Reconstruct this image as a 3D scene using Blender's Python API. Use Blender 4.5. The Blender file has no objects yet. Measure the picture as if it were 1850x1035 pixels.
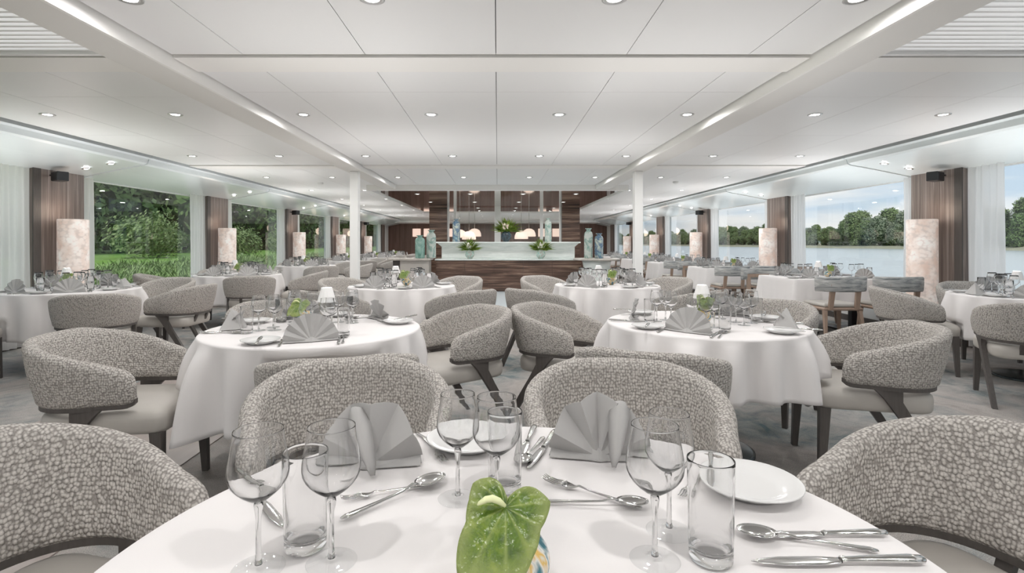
import bpy, bmesh, math, random
from math import sin, cos, pi, radians, sqrt, atan2
from mathutils import Vector, Matrix, noise
random.seed(7)
S = bpy.context.scene
COL = S.collection

# ------------------------------------------------------------------ camera, world, sun, exposure
F = 950.0; VX, VY = 899.0, 440.0; H = 1.18
cam = bpy.data.cameras.new('camera'); camo = bpy.data.objects.new('camera', cam); COL.objects.link(camo)
camo.location = (0, 0, H); camo.rotation_euler = (pi/2, 0, 0)
cam.sensor_width = 36; cam.lens = 36*F/1850; cam.shift_x = (925-VX)/1850; cam.shift_y = -(517.5-VY)/1850
cam.clip_start = .05; cam.clip_end = 3000
S.camera = camo
S.view_settings.view_transform = 'Standard'; S.view_settings.look = 'None'
S.view_settings.gamma = 1; S.view_settings.use_curve_mapping = False
S.view_settings.exposure = 0.30
S.cycles.use_denoising = True
S.cycles.max_bounces = 10; S.cycles.diffuse_bounces = 5; S.cycles.glossy_bounces = 5
S.cycles.transmission_bounces = 10; S.cycles.transparent_max_bounces = 48
S.cycles.sample_clamp_indirect = 4
S.cycles.use_light_tree = True

UP_W = 26.0         # watt per upward spot added in the table lamps to brighten the ceiling
LAMP_W = 6.0       # watt per downlight
w = bpy.data.worlds.new('sky'); S.world = w; w.use_nodes = True
nt = w.node_tree; nt.nodes.clear()
def wn(t): return nt.nodes.new(t)
out = wn('ShaderNodeOutputWorld'); bg = wn('ShaderNodeBackground'); tc = wn('ShaderNodeTexCoord')
sep = wn('ShaderNodeSeparateXYZ'); nt.links.new(tc.outputs['Generated'], sep.inputs[0])
ramp = wn('ShaderNodeValToRGB'); nt.links.new(sep.outputs['Z'], ramp.inputs[0])
e = ramp.color_ramp.elements
e[0].position = 0.0; e[0].color = (.68, .74, .80, 1)
e[1].position = .5; e[1].color = (.36, .52, .74, 1)
x_ = e.new(.07); x_.color = (.52, .63, .75, 1)
mp = wn('ShaderNodeMapping'); mp.inputs['Scale'].default_value = (1.6, 1.6, 9)
nt.links.new(tc.outputs['Generated'], mp.inputs[0])
nz = wn('ShaderNodeTexNoise'); nz.inputs['Scale'].default_value = 2.3; nz.inputs['Detail'].default_value = 7
nt.links.new(mp.outputs[0], nz.inputs[0])
cr = wn('ShaderNodeValToRGB'); cr.color_ramp.elements[0].position = .42; cr.color_ramp.elements[1].position = .60
nt.links.new(nz.outputs[0], cr.inputs[0])
mx = wn('ShaderNodeMix'); mx.data_type = 'RGBA'
nt.links.new(cr.outputs[0], mx.inputs[0]); nt.links.new(ramp.outputs[0], mx.inputs[6]); mx.inputs[7].default_value = (.84, .83, .83, 1)
nt.links.new(mx.outputs[2], bg.inputs[0]); bg.inputs[1].default_value = 1.0
nt.links.new(bg.outputs[0], out.inputs[0])
sun = bpy.data.lights.new('sun', 'SUN'); sun.energy = 2.2; sun.angle = radians(3); sun.color = (1, .95, .86)
suno = bpy.data.objects.new('sun', sun); COL.objects.link(suno)
suno.rotation_euler = (radians(50), 0, radians(-4))

# ------------------------------------------------------------------ material helpers
def mat(name, color=(.8, .8, .8), rough=.5, metal=0., spec=.5, **k):
    m = bpy.data.materials.new(name); m.use_nodes = True
    b = m.node_tree.nodes['Principled BSDF']
    b.inputs['Base Color'].default_value = (*color, 1); b.inputs['Roughness'].default_value = rough
    b.inputs['Metallic'].default_value = metal; b.inputs['Specular IOR Level'].default_value = spec
    for kk, v in k.items(): b.inputs[kk.replace('_', ' ')].default_value = v
    return m
class N:
    def __init__(s, m): s.t = m.node_tree; s.b = s.t.nodes['Principled BSDF']; s.tc = s.t.nodes.new('ShaderNodeTexCoord')
    def n(s, ty, ins={}, **at):
        x = s.t.nodes.new(ty)
        for k, v in at.items(): setattr(x, k, v)
        for k, v in ins.items():
            if isinstance(v, bpy.types.NodeSocket): s.t.links.new(v, x.inputs[k])
            else: x.inputs[k].default_value = v
        return x
    def co(s, scale=(1, 1, 1), kind='Object', rot=(0, 0, 0)):
        return s.n('ShaderNodeMapping', {0: s.tc.outputs[kind], 'Scale': scale, 'Rotation': rot}).outputs[0]
    def noise(s, v, scale, detail=4, rough=.5, dist=0):
        return s.n('ShaderNodeTexNoise', {'Vector': v, 'Scale': scale, 'Detail': detail, 'Roughness': rough, 'Distortion': dist}).outputs[0]
    def ramp(s, f, stops, interp='LINEAR'):
        x = s.n('ShaderNodeValToRGB', {0: f}); cr = x.color_ramp; cr.interpolation = interp
        while len(cr.elements) < len(stops): cr.elements.new(.5)
        for e, (p, c) in zip(cr.elements, stops): e.position = p; e.color = (*c, 1)
        return x.outputs[0]
    def mix(s, f, a, b, mode='MIX'):
        x = s.n('ShaderNodeMix', data_type='RGBA', blend_type=mode)
        for i, v in ((0, f), (6, a), (7, b)):
            if isinstance(v, bpy.types.NodeSocket): s.t.links.new(v, x.inputs[i])
            else: x.inputs[i].default_value = v if i == 0 else (*v, 1)
        return x.outputs[2]
    def bump(s, h, strength=.3, dist=.01):
        x = s.n('ShaderNodeBump', {'Height': h, 'Strength': strength, 'Distance': dist}); s.t.links.new(x.outputs[0], s.b.inputs['Normal'])
    def color(s, c): s.t.links.new(c, s.b.inputs['Base Color'])

M = {}
def fabric():
    m = mat('boucle_fabric', (.40, .37, .345), .95, spec=.15); n = N(m)
    warp = n.noise(n.co(), 22, 3)
    v0 = n.co((1, 1, .8))
    vv = n.n('ShaderNodeVectorMath', {0: v0}, operation='ADD')
    sc = n.n('ShaderNodeVectorMath', {0: n.n('ShaderNodeTexNoise', {'Vector': n.co(), 'Scale': 30., 'Detail': 2.}).outputs['Color'], 1: (.006, .006, .006)}, operation='MULTIPLY')
    n.t.links.new(sc.outputs[0], vv.inputs[1])
    vo = n.n('ShaderNodeTexVoronoi', {'Vector': vv.outputs[0], 'Scale': 115., 'Randomness': .6}, feature='F1')
    hgt = n.ramp(vo.outputs['Distance'], [(0, (1, 1, 1)), (.40, (.72, .72, .72)), (.74, (0, 0, 0))])
    n.color(n.mix(hgt, (.31, .288, .268), n.mix(warp, (.58, .545, .51), (.72, .685, .645))))
    fine = n.noise(n.co(), 500, 2)
    hh = n.n('ShaderNodeMath', {0: fine, 1: .25}, operation='MULTIPLY')
    h2 = n.n('ShaderNodeMath', {0: hgt, 1: hh.outputs[0]}, operation='ADD')
    n.bump(h2.outputs[0], .9, .006)
    return m
M['fabric'] = fabric()
def leather():
    m = mat('seat_leather', (.44, .42, .39), .5, spec=.4); n = N(m)
    n.color(n.mix(n.noise(n.co(), 6, 3), (.41, .385, .355), (.50, .475, .44))); n.bump(n.noise(n.co(), 300, 3), .15, .001); return m
M['leather'] = leather()
def darkwood():
    m = mat('dark_stained_wood', (.07, .062, .058), .45); n = N(m)
    n.color(n.mix(n.noise(n.co((30, 30, 3)), 3, 4), (.055, .048, .045), (.11, .098, .09))); return m
M['darkwood'] = darkwood()
def brownwood():
    m = mat('brown_oak', (.2, .13, .09), .45); n = N(m)
    n.color(n.mix(n.noise(n.co((40, 40, 4)), 3, 4), (.24, .165, .125), (.38, .28, .215))); return m
M['brownwood'] = brownwood()
def linen(name, c, c2, st=.1):
    m = mat(name, c, .9, spec=.1); n = N(m)
    n.color(n.mix(n.noise(n.co(), 4, 3), c, c2))
    wv = n.noise(n.co((1, 1, 1)), 700, 2); n.bump(wv, st, .0008); return m
M['cloth'] = linen('white_linen', (.74, .715, .71), (.78, .755, .75))
M['napkin'] = linen('grey_napkin_linen', (.40, .392, .386), (.47, .46, .452))
M['steel'] = mat('polished_steel', (.58, .575, .565), .12, 1.0)
M['porcelain'] = mat('porcelain', (.72, .715, .71), .12)
M['black'] = mat('black_metal', (.02, .022, .025), .4)
M['plate_dark'] = mat('table_base_metal', (.06, .075, .08), .25, .6)
M['white_paint'] = mat('white_paint', (.84, .84, .83), .5)
def ceilmat():
    m = mat('ceiling_panel', (.86, .86, .86), .45, spec=.3); n = N(m)
    n.bump(n.noise(n.co((1, 8, 1)), 40, 2), .03, .002); return m
M['ceiling'] = ceilmat()
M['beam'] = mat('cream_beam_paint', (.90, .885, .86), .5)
M['beam_soffit_shaded'] = mat('beam_soffit_shade_tone', (.79, .775, .75), .5)  # beam cream darkened, underside shade put into the colour
M['gap'] = mat('gap_shade_grey', (.12, .12, .12), .9)  # dark grey behind joints and slots, shade of the gaps put into the colour
M['soffit'] = mat('glossy_soffit_lacquer', (.82, .88, .89), .18, spec=.6)
def glassmat(name, tint=(.992, .995, .995), edge=(.74, .77, .78), base=.04):
    m = bpy.data.materials.new(name); m.use_nodes = True; t = m.node_tree; t.nodes.clear()
    o = t.nodes.new('ShaderNodeOutputMaterial'); lw = t.nodes.new('ShaderNodeLayerWeight'); lw.inputs[0].default_value = .35
    r = t.nodes.new('ShaderNodeValToRGB'); r.color_ramp.elements[0].position = .55; r.color_ramp.elements[1].position = 1
    r.color_ramp.elements[0].color = (*tint, 1); r.color_ramp.elements[1].color = (*edge, 1)
    t.links.new(lw.outputs['Facing'], r.inputs[0])
    tr = t.nodes.new('ShaderNodeBsdfTransparent'); t.links.new(r.outputs[0], tr.inputs[0])
    gl = t.nodes.new('ShaderNodeBsdfGlossy'); gl.inputs['Roughness'].default_value = .015
    lf = t.nodes.new('ShaderNodeLayerWeight'); lf.inputs[0].default_value = .5
    pw = t.nodes.new('ShaderNodeMath'); pw.operation = 'POWER'; pw.inputs[1].default_value = 4.0; t.links.new(lf.outputs['Facing'], pw.inputs[0])
    fr = t.nodes.new('ShaderNodeMath'); fr.operation = 'MULTIPLY_ADD'; fr.inputs[1].default_value = .80; fr.inputs[2].default_value = base; t.links.new(pw.outputs[0], fr.inputs[0])
    mxs = t.nodes.new('ShaderNodeMixShader')
    t.links.new(fr.outputs[0], mxs.inputs[0]); t.links.new(tr.outputs[0], mxs.inputs[1]); t.links.new(gl.outputs[0], mxs.inputs[2])
    t.links.new(mxs.outputs[0], o.inputs[0]); return m
M['glass'] = glassmat('clear_crystal')
M['pane'] = glassmat('window_glass', (.97, .985, .98), (.8, .88, .88))
M['solidglass'] = mat('solid_crystal', (1, 1, 1), .0, Transmission_Weight=1.0, IOR=1.48)
def streak(name, cols, scale, rough=.3):
    m = mat(name, cols[0], rough); n = N(m)
    v = n.co(scale)
    a = n.noise(v, 1.0, 6, .65, .6)
    n.color(n.ramp(a, [(.30, cols[0]), (.45, cols[1]), (.55, cols[2]), (.68, cols[3])])); return m
M['pilaster'] = streak('vertical_zebrano_veneer', [(.10, .078, .068), (.165, .13, .115), (.22, .18, .16), (.40, .35, .32)], (26, 26, .6))
M['barwood'] = streak('horizontal_rosewood_veneer', [(.03, .017, .012), (.085, .045, .031), (.16, .092, .065), (.38, .27, .20)], (.9, .9, 20))
M['endwall'] = streak('reddish_wall_veneer', [(.09, .05, .038), (.13, .073, .055), (.16, .09, .07), (.19, .11, .09)], (9, 9, .4))
M['marble'] = streak('pale_green_marble', [(.60, .64, .62), (.72, .76, .74), (.80, .83, .81), (.87, .89, .87)], (1.5, 1.5, 12), .15)
M['marbletop'] = streak('beige_stone_top', [(.36, .33, .30), (.44, .41, .37), (.52, .48, .44), (.6, .56, .52)], (3, 3, 3), .25)
M['patterned'] = streak('veined_upholstery', [(.07, .085, .095), (.28, .29, .29), (.42, .42, .41), (.58, .58, .57)], (4, 4, 22), .7)
def carpet():
    m = mat('mottled_carpet', (.3, .3, .3), .98, spec=.1); n = N(m)
    g = n.co()
    big = n.noise(g, 1.1, 5, .6, 1.2); mid = n.noise(g, 5, 6, .7, .8); fine = n.noise(g, 240, 2)
    base = n.ramp(big, [(.36, (.22, .27, .28)), (.47, (.34, .34, .335)), (.56, (.45, .42, .40)), (.68, (.32, .30, .285))])
    c = n.mix(n.ramp(mid, [(.35, (0, 0, 0)), (.7, (1, 1, 1))]), base, (.50, .48, .46))
    c = n.mix(.6, c, n.mix(fine, (.05, .05, .05), (.95, .95, .95)), 'OVERLAY')
    n.color(n.n('ShaderNodeBrightContrast', {'Color': c, 'Bright': .03, 'Contrast': .32}).outputs[0]); n.bump(fine, 1, .008); return m
M['carpet'] = carpet()
def vinyl(name, a, b, r):
    m = mat(name, a, r); n = N(m); n.color(n.mix(n.noise(n.co((8, .6, 1)), 1.5, 5), a, b)); return m
M['vinyl'] = vinyl('beige_plank_floor', (.30, .25, .23), (.44, .385, .36), .3)
M['palefloor'] = vinyl('pale_glossy_floor', (.50, .56, .59), (.58, .63, .66), .3)
def sheer():
    m = bpy.data.materials.new('sheer_white_curtain'); m.use_nodes = True; t = m.node_tree; t.nodes.clear()
    o = t.nodes.new('ShaderNodeOutputMaterial'); d = t.nodes.new('ShaderNodeBsdfDiffuse'); d.inputs[0].default_value = (.92, .91, .90, 1)
    tl = t.nodes.new('ShaderNodeBsdfTranslucent'); tl.inputs[0].default_value = (.94, .94, .94, 1)
    tp = t.nodes.new('ShaderNodeBsdfTransparent'); a = t.nodes.new('ShaderNodeMixShader'); a.inputs[0].default_value = .45
    b = t.nodes.new('ShaderNodeMixShader'); b.inputs[0].default_value = .10
    t.links.new(d.outputs[0], a.inputs[1]); t.links.new(tl.outputs[0], a.inputs[2])
    t.links.new(a.outputs[0], b.inputs[1]); t.links.new(tp.outputs[0], b.inputs[2]); t.links.new(b.outputs[0], o.inputs[0]); return m
M['sheer'] = sheer()
def emit(name, c, s, base=(.5, .5, .5)):
    m = mat(name, base, .5); b = m.node_tree.nodes['Principled BSDF']
    b.inputs['Emission Color'].default_value = (*c, 1); b.inputs['Emission Strength'].default_value = s; return m
M['lens'] = emit('downlight_lens', (1, .98, .94), 6)
M['chrome'] = mat('brushed_chrome_ring', (.62, .62, .62), .3, .9)
M['mirror'] = mat('bronze_mirror', (.80, .76, .73), .05, 1.0)
def capiz():
    m = mat('capiz_shell_shade', (.62, .55, .5), .35); n = N(m)
    vo = n.n('ShaderNodeTexVoronoi', {'Vector': n.co((1, 1, 1.3)), 'Scale': 22.}, feature='F1')
    ns = n.noise(n.co((1, 1, .8)), 6, 4)
    c = n.mix(n.ramp(ns, [(.35, (0, 0, 0)), (.65, (1, 1, 1))]), (.62, .47, .40), (.80, .74, .70))
    c = n.mix(n.ramp(vo.outputs['Distance'], [(.5, (0, 0, 0)), (.8, (.6, .6, .6))]), c, (.50, .42, .38))
    n.color(c); n.t.links.new(c, n.b.inputs['Emission Color']); n.b.inputs['Emission Strength'].default_value = .3; return m
M['capiz'] = capiz()
M['pendant'] = emit('pendant_shell_glow', (1, .74, .60), 0.55, (.7, .6, .55))
M['sconce'] = emit('sconce_glow', (1, .72, .60), 0.6, (.7, .6, .55))
M['shade'] = mat('white_lamp_shade', (.86, .85, .84), .6)
M['slat'] = mat('white_slat', (.85, .85, .85), .4)
M['slatglow'] = emit('slatted_light_panel', (1, 1, 1), .75, (.8, .8, .8))
def vasemat(name, cols, scale=14, gl=.08):
    m = mat(name, cols[0], gl); n = N(m)
    a = n.noise(n.co(), scale, 3, .5, 1.5); k = len(cols)
    n.color(n.ramp(a, [(.30+.42*i/(k-1), c) for i, c in enumerate(cols)])); return m
M['vasepaint'] = vasemat('painted_glass_vase', [(.012, .02, .035), (.03, .16, .20), (.75, .73, .68), (.66, .42, .10), (.70, .70, .62), (.05, .06, .07)], 16)
M['vasegreen'] = vasemat('pale_green_glass_vase', [(.20, .42, .40), (.55, .68, .62), (.42, .40, .36), (.66, .72, .68)], 9)
M['vasedark'] = vasemat('dark_blue_glass_vase', [(.02, .03, .045), (.05, .08, .10), (.02, .025, .03), (.12, .16, .18)], 9)
M['jargreen'] = vasemat('green_ceramic_jar', [(.10, .22, .19), (.20, .36, .31), (.30, .45, .40), (.42, .55, .50)], 5, .2)
M['jarblue'] = vasemat('blue_ceramic_jar', [(.30, .46, .46), (.08, .14, .24), (.46, .52, .46), (.55, .55, .42)], 5, .2)
M['jarpale'] = vasemat('pale_ceramic_jar', [(.46, .55, .50), (.56, .60, .56), (.20, .34, .30), (.50, .48, .42)], 5, .2)
def leafmat(name, a, b, scale=3., rough=.6, c=None):
    m = mat(name, a, rough, spec=.2); n = N(m)
    n.color(n.ramp(n.noise(n.co(), scale, 4, .6), [(.35, a), (.62, b)] if c is None else [(.3, a), (.5, b), (.66, c)])); return m
M['leaf_a'] = leafmat('tree_leaf_green', (.08, .14, .05), (.20, .29, .12))
M['leaf_b'] = leafmat('tree_leaf_olive', (.11, .17, .06), (.27, .35, .17))
M['leaf_c'] = leafmat('tree_leaf_silver', (.14, .18, .12), (.30, .35, .24))
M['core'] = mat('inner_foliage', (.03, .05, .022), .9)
M['bark'] = mat('tree_bark', (.09, .075, .06), .9)
M['grass'] = leafmat('lawn_grass', (.13, .25, .05), (.22, .38, .08), .8)
M['brush'] = leafmat('bank_plants', (.15, .24, .08), (.30, .42, .17), 2)
M['fence'] = mat('brown_fence', (.14, .09, .08), .9)
M['hill'] = leafmat('far_hill', (.12, .17, .15), (.20, .25, .22), .01)
M['sand'] = mat('river_bank', (.34, .33, .24), .9)
def water():
    m = mat('river_water', (.52, .55, .55), .28, spec=.6); n = N(m)
    n.bump(n.noise(n.co((1, .35, 1)), .9, 5, .6), .5, .25); return m
M['water'] = water()
def spathe():
    m = mat('anthurium_spathe', (.2, .35, .02), .25, spec=.6, Subsurface_Weight=.0); n = N(m)
    at = n.n('ShaderNodeAttribute', attribute_name='rr')
    a = n.noise(n.co(), 40, 3, .6, 1)
    c = n.ramp(a, [(.3, (.04, .085, .008)), (.5, (.09, .16, .012)), (.7, (.20, .27, .03))])
    n.color(n.mix(n.ramp(at.outputs['Fac'], [(.6, (0, 0, 0)), (1, (1, 1, 1))]), n.mix(n.n('ShaderNodeAttribute', attribute_name='vein').outputs['Fac'], c, (.30, .36, .10)), (.24, .29, .09)))
    n.bump(n.noise(n.co(), 70, 4), .8, .006); return m
M['spathe'] = spathe()
M['spadix'] = mat('spadix', (.75, .78, .45), .5)
M['petal'] = mat('cream_petal', (.85, .75, .68), .6)
M['petalw'] = mat('white_petal', (.85, .84, .78), .6)
M['flowleaf'] = leafmat('bouquet_leaf', (.06, .12, .02), (.28, .38, .06), 20)

# ------------------------------------------------------------------ mesh builder
class MB:
    def __init__(s): s.v = []; s.f = []; s.m = []; s.sm = []
    def add(s, vs, fs, mi=0, smooth=False):
        b = len(s.v); s.v += [tuple(v) for v in vs]
        for f in fs: s.f.append([b+i for i in f]); s.m.append(mi); s.sm.append(smooth)
        return s
    def box(s, x0, x1, y0, y1, z0, z1, mi=0):
        vs = [(x, y, z) for z in (z0, z1) for y in (y0, y1) for x in (x0, x1)]
        return s.add(vs, [(0, 2, 3, 1), (4, 5, 7, 6), (0, 1, 5, 4), (2, 6, 7, 3), (0, 4, 6, 2), (1, 3, 7, 5)], mi)
    def quad(s, a, b, c, d, mi=0): return s.add([a, b, c, d], [(0, 1, 2, 3)], mi)
    def loft(s, rings, mi=0, smooth=True, closed=True, cap0=True, cap1=True):
        n = len(rings[0]); vs = [p for r in rings for p in r]; fs = []
        for i in range(len(rings)-1):
            for j in range(n if closed else n-1):
                k = (j+1) % n; fs.append((i*n+j, i*n+k, (i+1)*n+k, (i+1)*n+j))
        s.add(vs, fs, mi, smooth)
        b = len(s.v)-len(vs)
        if cap0: s.f.append([b+j for j in reversed(range(n))]); s.m.append(mi); s.sm.append(False)
        if cap1: s.f.append([b+(len(rings)-1)*n+j for j in range(n)]); s.m.append(mi); s.sm.append(False)
        return s
    def lathe(s, prof, seg=24, c=(0, 0, 0), mi=0, smooth=True, cap=True):
        rings = [[(c[0]+r*cos(2*pi*j/seg), c[1]+r*sin(2*pi*j/seg), c[2]+z) for j in range(seg)] for r, z in prof]
        return s.loft(rings, mi, smooth, True, cap, cap)
    def cyl(s, r, z0, z1, seg=24, c=(0, 0), mi=0, r1=None):
        return s.lathe([(r, z0), (r1 if r1 is not None else r, z1)], seg, (c[0], c[1], 0), mi)
    def tube(s, pts, rad, seg=8, mi=0, smooth=True):
        rings = []; n = len(pts); up = Vector((0, 0, 1))
        for i, p in enumerate(pts):
            p = Vector(p); d = (Vector(pts[min(i+1, n-1)])-Vector(pts[max(i-1, 0)])).normalized()
            a = d.cross(up if abs(d.z) < .95 else Vector((1, 0, 0))).normalized(); b = d.cross(a)
            r = rad[i] if isinstance(rad, (list, tuple)) else rad
            rings.append([p+a*r*cos(2*pi*j/seg)+b*r*sin(2*pi*j/seg) for j in range(seg)])
        return s.loft(rings, mi, smooth)
    def beam(s, a, b, wa, wb, mi=0):      # tapered square bar, w=(wx,wy)
        r = lambda p, w: [(p[0]-w[0]/2, p[1]-w[1]/2, p[2]), (p[0]+w[0]/2, p[1]-w[1]/2, p[2]), (p[0]+w[0]/2, p[1]+w[1]/2, p[2]), (p[0]-w[0]/2, p[1]+w[1]/2, p[2])]
        return s.loft([r(a, wa), r(b, wb)], mi, False)
    def mesh(s, name, mats):
        me = bpy.data.meshes.new(name); me.from_pydata(s.v, [], s.f)
        for m in (mats if isinstance(mats, (list, tuple)) else [mats]): me.materials.append(M[m] if isinstance(m, str) else m)
        me.polygons.foreach_set('material_index', s.m); me.polygons.foreach_set('use_smooth', s.sm)
        bm = bmesh.new(); bm.from_mesh(me); bmesh.ops.recalc_face_normals(bm, faces=bm.faces); bm.to_mesh(me); bm.free()
        me.update(); return me
    def obj(s, name, mats, parent=None, loc=(0, 0, 0), rz=0):
        o = bpy.data.objects.new(name, s.mesh(name, mats)); COL.objects.link(o); o.location = loc; o.rotation_euler[2] = rz
        if parent: o.parent = parent
        return o
def empty(name, loc=(0, 0, 0), rz=0):
    o = bpy.data.objects.new(name, None); COL.objects.link(o); o.location = loc; o.rotation_euler[2] = rz; o.empty_display_size = .1; return o
def tag(o, label=None, cat=None, group=None, kind=None):
    if label: o['label'] = label
    if cat: o['category'] = cat
    if group: o['group'] = group
    if kind: o['kind'] = kind
    return o
KIDS = {}
def kid(o, p): o.parent = p; KIDS.setdefault(p.name, []).append(o); return o
def copy_tree(o, parent=None):
    c = o.copy(); COL.objects.link(c); c.parent = parent
    for ch in list(o.children): copy_tree(ch, c)
    return c
def place(proto, used, loc, rz, label, cat, group, rx=None):
    """first use takes the built one, later uses copy it"""
    o = proto if not used.get(proto.name) else copy_tree(proto)
    used[proto.name] = True
    o.location = loc; o.rotation_euler = (rx or 0, 0, rz)
    return tag(o, label, cat, group)
USED = {}
def bevel(o, wdt=.01, seg=3):
    b = o.modifiers.new('bevel', 'BEVEL'); b.width = wdt; b.segments = seg; b.limit_method = 'ANGLE'; b.angle_limit = radians(40)
    for p in o.data.polygons: p.use_smooth = True
    wn_ = o.modifiers.new('wn', 'WEIGHTED_NORMAL'); wn_.keep_sharp = False
    return o
def P(x, y, h):
    """a point of the photo on a horizontal plane at height h"""
    z = F*(H-h)/(y-VY); return ((x-VX)*z/F, z)
def struct(o): o['kind'] = 'structure'; return o
def sstep(a, b, x): t = max(0, min(1, (x-a)/(b-a))); return t*t*(3-2*t)

# ------------------------------------------------------------------ setting: floor
Y0, Y1 = -4.8, 26.0; XW = 5.4; CZ = H+1.10
PIT = 3.6; PIL = [6.0+PIT*k for k in range(-3, 6)]     # near edge of every pilaster
b = MB(); b.box(-5.6, 5.6, Y0, Y1, -.12, 0); struct(b.obj('floor', 'carpet'))
b = MB(); b.box(-3.04, -1.68, Y0+.05, Y1-.1, .0005, .006); o = b.obj('floor_walkway', 'vinyl'); struct(o)
b = MB(); b.box(-1.6, 1.75, 8.4, 19, .0005, .007); struct(b.obj('floor_bar_tiles', 'palefloor'))
# ------------------------------------------------------------------ ceiling
ceil = MB()
def panels(x0, x1, y0, y1, xs, ys, z=CZ, g=.0022):
    xs = [x0]+sorted(x for x in xs if x0 < x < x1)+[x1]; ys = [y0]+[y for y in ys if y0 < y < y1]+[y1]
    for i in range(len(xs)-1):
        for j in range(len(ys)-1):
            ceil.box(xs[i]+g, xs[i+1]-g, ys[j]+g, ys[j+1]-g, z, z+.012)
strips = [(-1.24, -.96), (3.06, 3.34), (7.36, 7.64)]
def ygaps(y0, y1):
    r = []; y = y0
    for a, b_ in strips+[(y1, y1)]:
        if a > y: r.append((y, min(a, y1)))
        y = b_
    return r
for a, b_ in ygaps(Y0, 9.86): panels(-1.896, 1.827, a, b_, [-1.48, -.77, -.01, .75, 1.46], [a+(b_-a)*.12, a+(b_-a)*.62])
for sx in (-1, 1):
    x0, x1 = (2.17, 4.32)
    for a, b_ in ygaps(Y0, Y1):
        if a < 3 < b_+.1: a_ = 3.34
        xa, xb = (x0, x1) if sx > 0 else (-x1, -x0)
        if b_ <= 3.1 and a > -1.3:      # slatted light panel bay
            xi = 3.9
            b2 = (xi, x1) if sx > 0 else (-x1, -xi)
            panels(b2[0], b2[1], a, b_, [], []); continue
        panels(xa, xb, a, b_, [sx*2.9, sx*3.6], [a+(b_-a)*.15] + [a+(b_-a)*f for f in (.5, .8)])
o = ceil.obj('ceiling', 'ceiling'); struct(o)
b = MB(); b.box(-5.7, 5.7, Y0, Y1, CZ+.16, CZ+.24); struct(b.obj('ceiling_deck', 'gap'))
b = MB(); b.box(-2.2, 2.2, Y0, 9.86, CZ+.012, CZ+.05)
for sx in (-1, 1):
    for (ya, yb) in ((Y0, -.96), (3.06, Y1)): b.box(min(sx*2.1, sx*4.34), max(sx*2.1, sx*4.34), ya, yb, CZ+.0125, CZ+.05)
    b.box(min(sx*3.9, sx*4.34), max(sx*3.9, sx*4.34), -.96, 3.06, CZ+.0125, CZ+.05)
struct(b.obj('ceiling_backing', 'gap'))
b = MB()
for a, b_ in strips:
    b.box(-1.896, 1.827, a+.012, b_-.012, CZ-.014, CZ+.012)
    for sx in (-1, 1): b.box(min(sx*2.14, sx*4.32), max(sx*2.14, sx*4.32), a+.012, b_-.012, CZ-.014, CZ+.012)
struct(b.obj('ceiling_cross_strips', 'beam'))
for i, (xi, xo) in enumerate(((-1.91, -2.16), (1.84, 2.10))):
    b = MB(); s_ = 1 if xi > 0 else -1
    # inner face slightly sloped, soffit, outer upstand
    z = H+1.026
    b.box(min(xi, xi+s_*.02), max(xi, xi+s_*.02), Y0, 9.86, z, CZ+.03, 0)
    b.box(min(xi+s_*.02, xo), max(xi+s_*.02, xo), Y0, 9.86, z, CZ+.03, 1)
    struct(b.obj('ceiling_beam', ['beam', 'beam_soffit_shaded']))
# bulkhead end and mirror ceiling over the bar
b = MB(); b.box(-2.45, 2.45, 9.86, 9.98, H+1.0, CZ+.1); struct(b.obj('ceiling_bulkhead', 'beam'))
b = MB(); b.box(-2.45, 2.45, 9.98, 17.2, H+1.022, H+1.10)
b.box(-2.47, -2.40, 9.9, 17.2, H+.995, H+1.11, 1); b.box(2.40, 2.47, 9.9, 17.2, H+.995, H+1.11, 1); b.box(-2.47, 2.47, 17.14, 17.22, H+.995, H+1.11, 1)
struct(b.obj('ceiling_mirror', ['mirror', 'white_paint']))
b = MB(); b.box(-2.3, 2.3, 17.22, Y1, CZ-.09, CZ+.05); struct(b.obj('ceiling_lounge', 'white_paint'))
# slatted light panels
for sx in (-1, 1):
    r = empty('ceiling_light_panel', (sx*3.03, 1.05, CZ)); tag(r, None, None, None, 'structure')
    m_ = MB(); m_.box(-.86, .86, -2.0, 2.0, .09, .10); m_.obj('diffuser', 'slatglow', r)
    m_ = MB()
    for k in range(72): y = -1.99+k*.0555; m_.box(-.86, .86, y, y+.02, .005, .03)
    o = m_.obj('slats', 'slat', r); o['kind'] = 'stuff'
    m_ = MB(); m_.box(-.88, -.86, -2, 2, -.01, .12); m_.box(.86, .88, -2, 2, -.01, .12); m_.box(-.86, .86, -2.01, -1.99, -.01, .12); m_.box(-.86, .86, 1.97, 2.0, -.012, .12); m_.obj('frame', 'slat', r)
# side soffits
for sx in (-1, 1):
    m_ = MB()
    lim = [Y0]+[p+.78 for p in PIL]+[Y1]
    prof = [(4.46, H+1.10), (4.50, H+1.085), (4.52, H+1.035), (4.56, H+1.018), (4.9, H+.955), (5.3, H+.872), (5.46, H+.84), (5.46, H+1.2), (4.46, H+1.2)]
    for a, b_ in zip(lim[:-1], lim[1:]):
        if b_-a < .05: continue
        tb = .010
        m_.loft([[(sx*x, a+.012, z-(tb if x > 4.5 and z < H+1.05 else 0)) for x, z in prof], [(sx*x, b_, z) for x, z in prof]], 0, False)
    o = m_.obj('ceiling_soffit_'+('right' if sx > 0 else 'left'), 'soffit'); struct(o)
    m_ = MB(); m_.box(min(sx*4.30, sx*4.47), max(sx*4.30, sx*4.47), Y0, Y1-.02, CZ+.06, CZ+.10); struct(m_.obj('trim_slot_shade', 'gap'))  # dark strip standing for the shade inside the soffit slot
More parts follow.
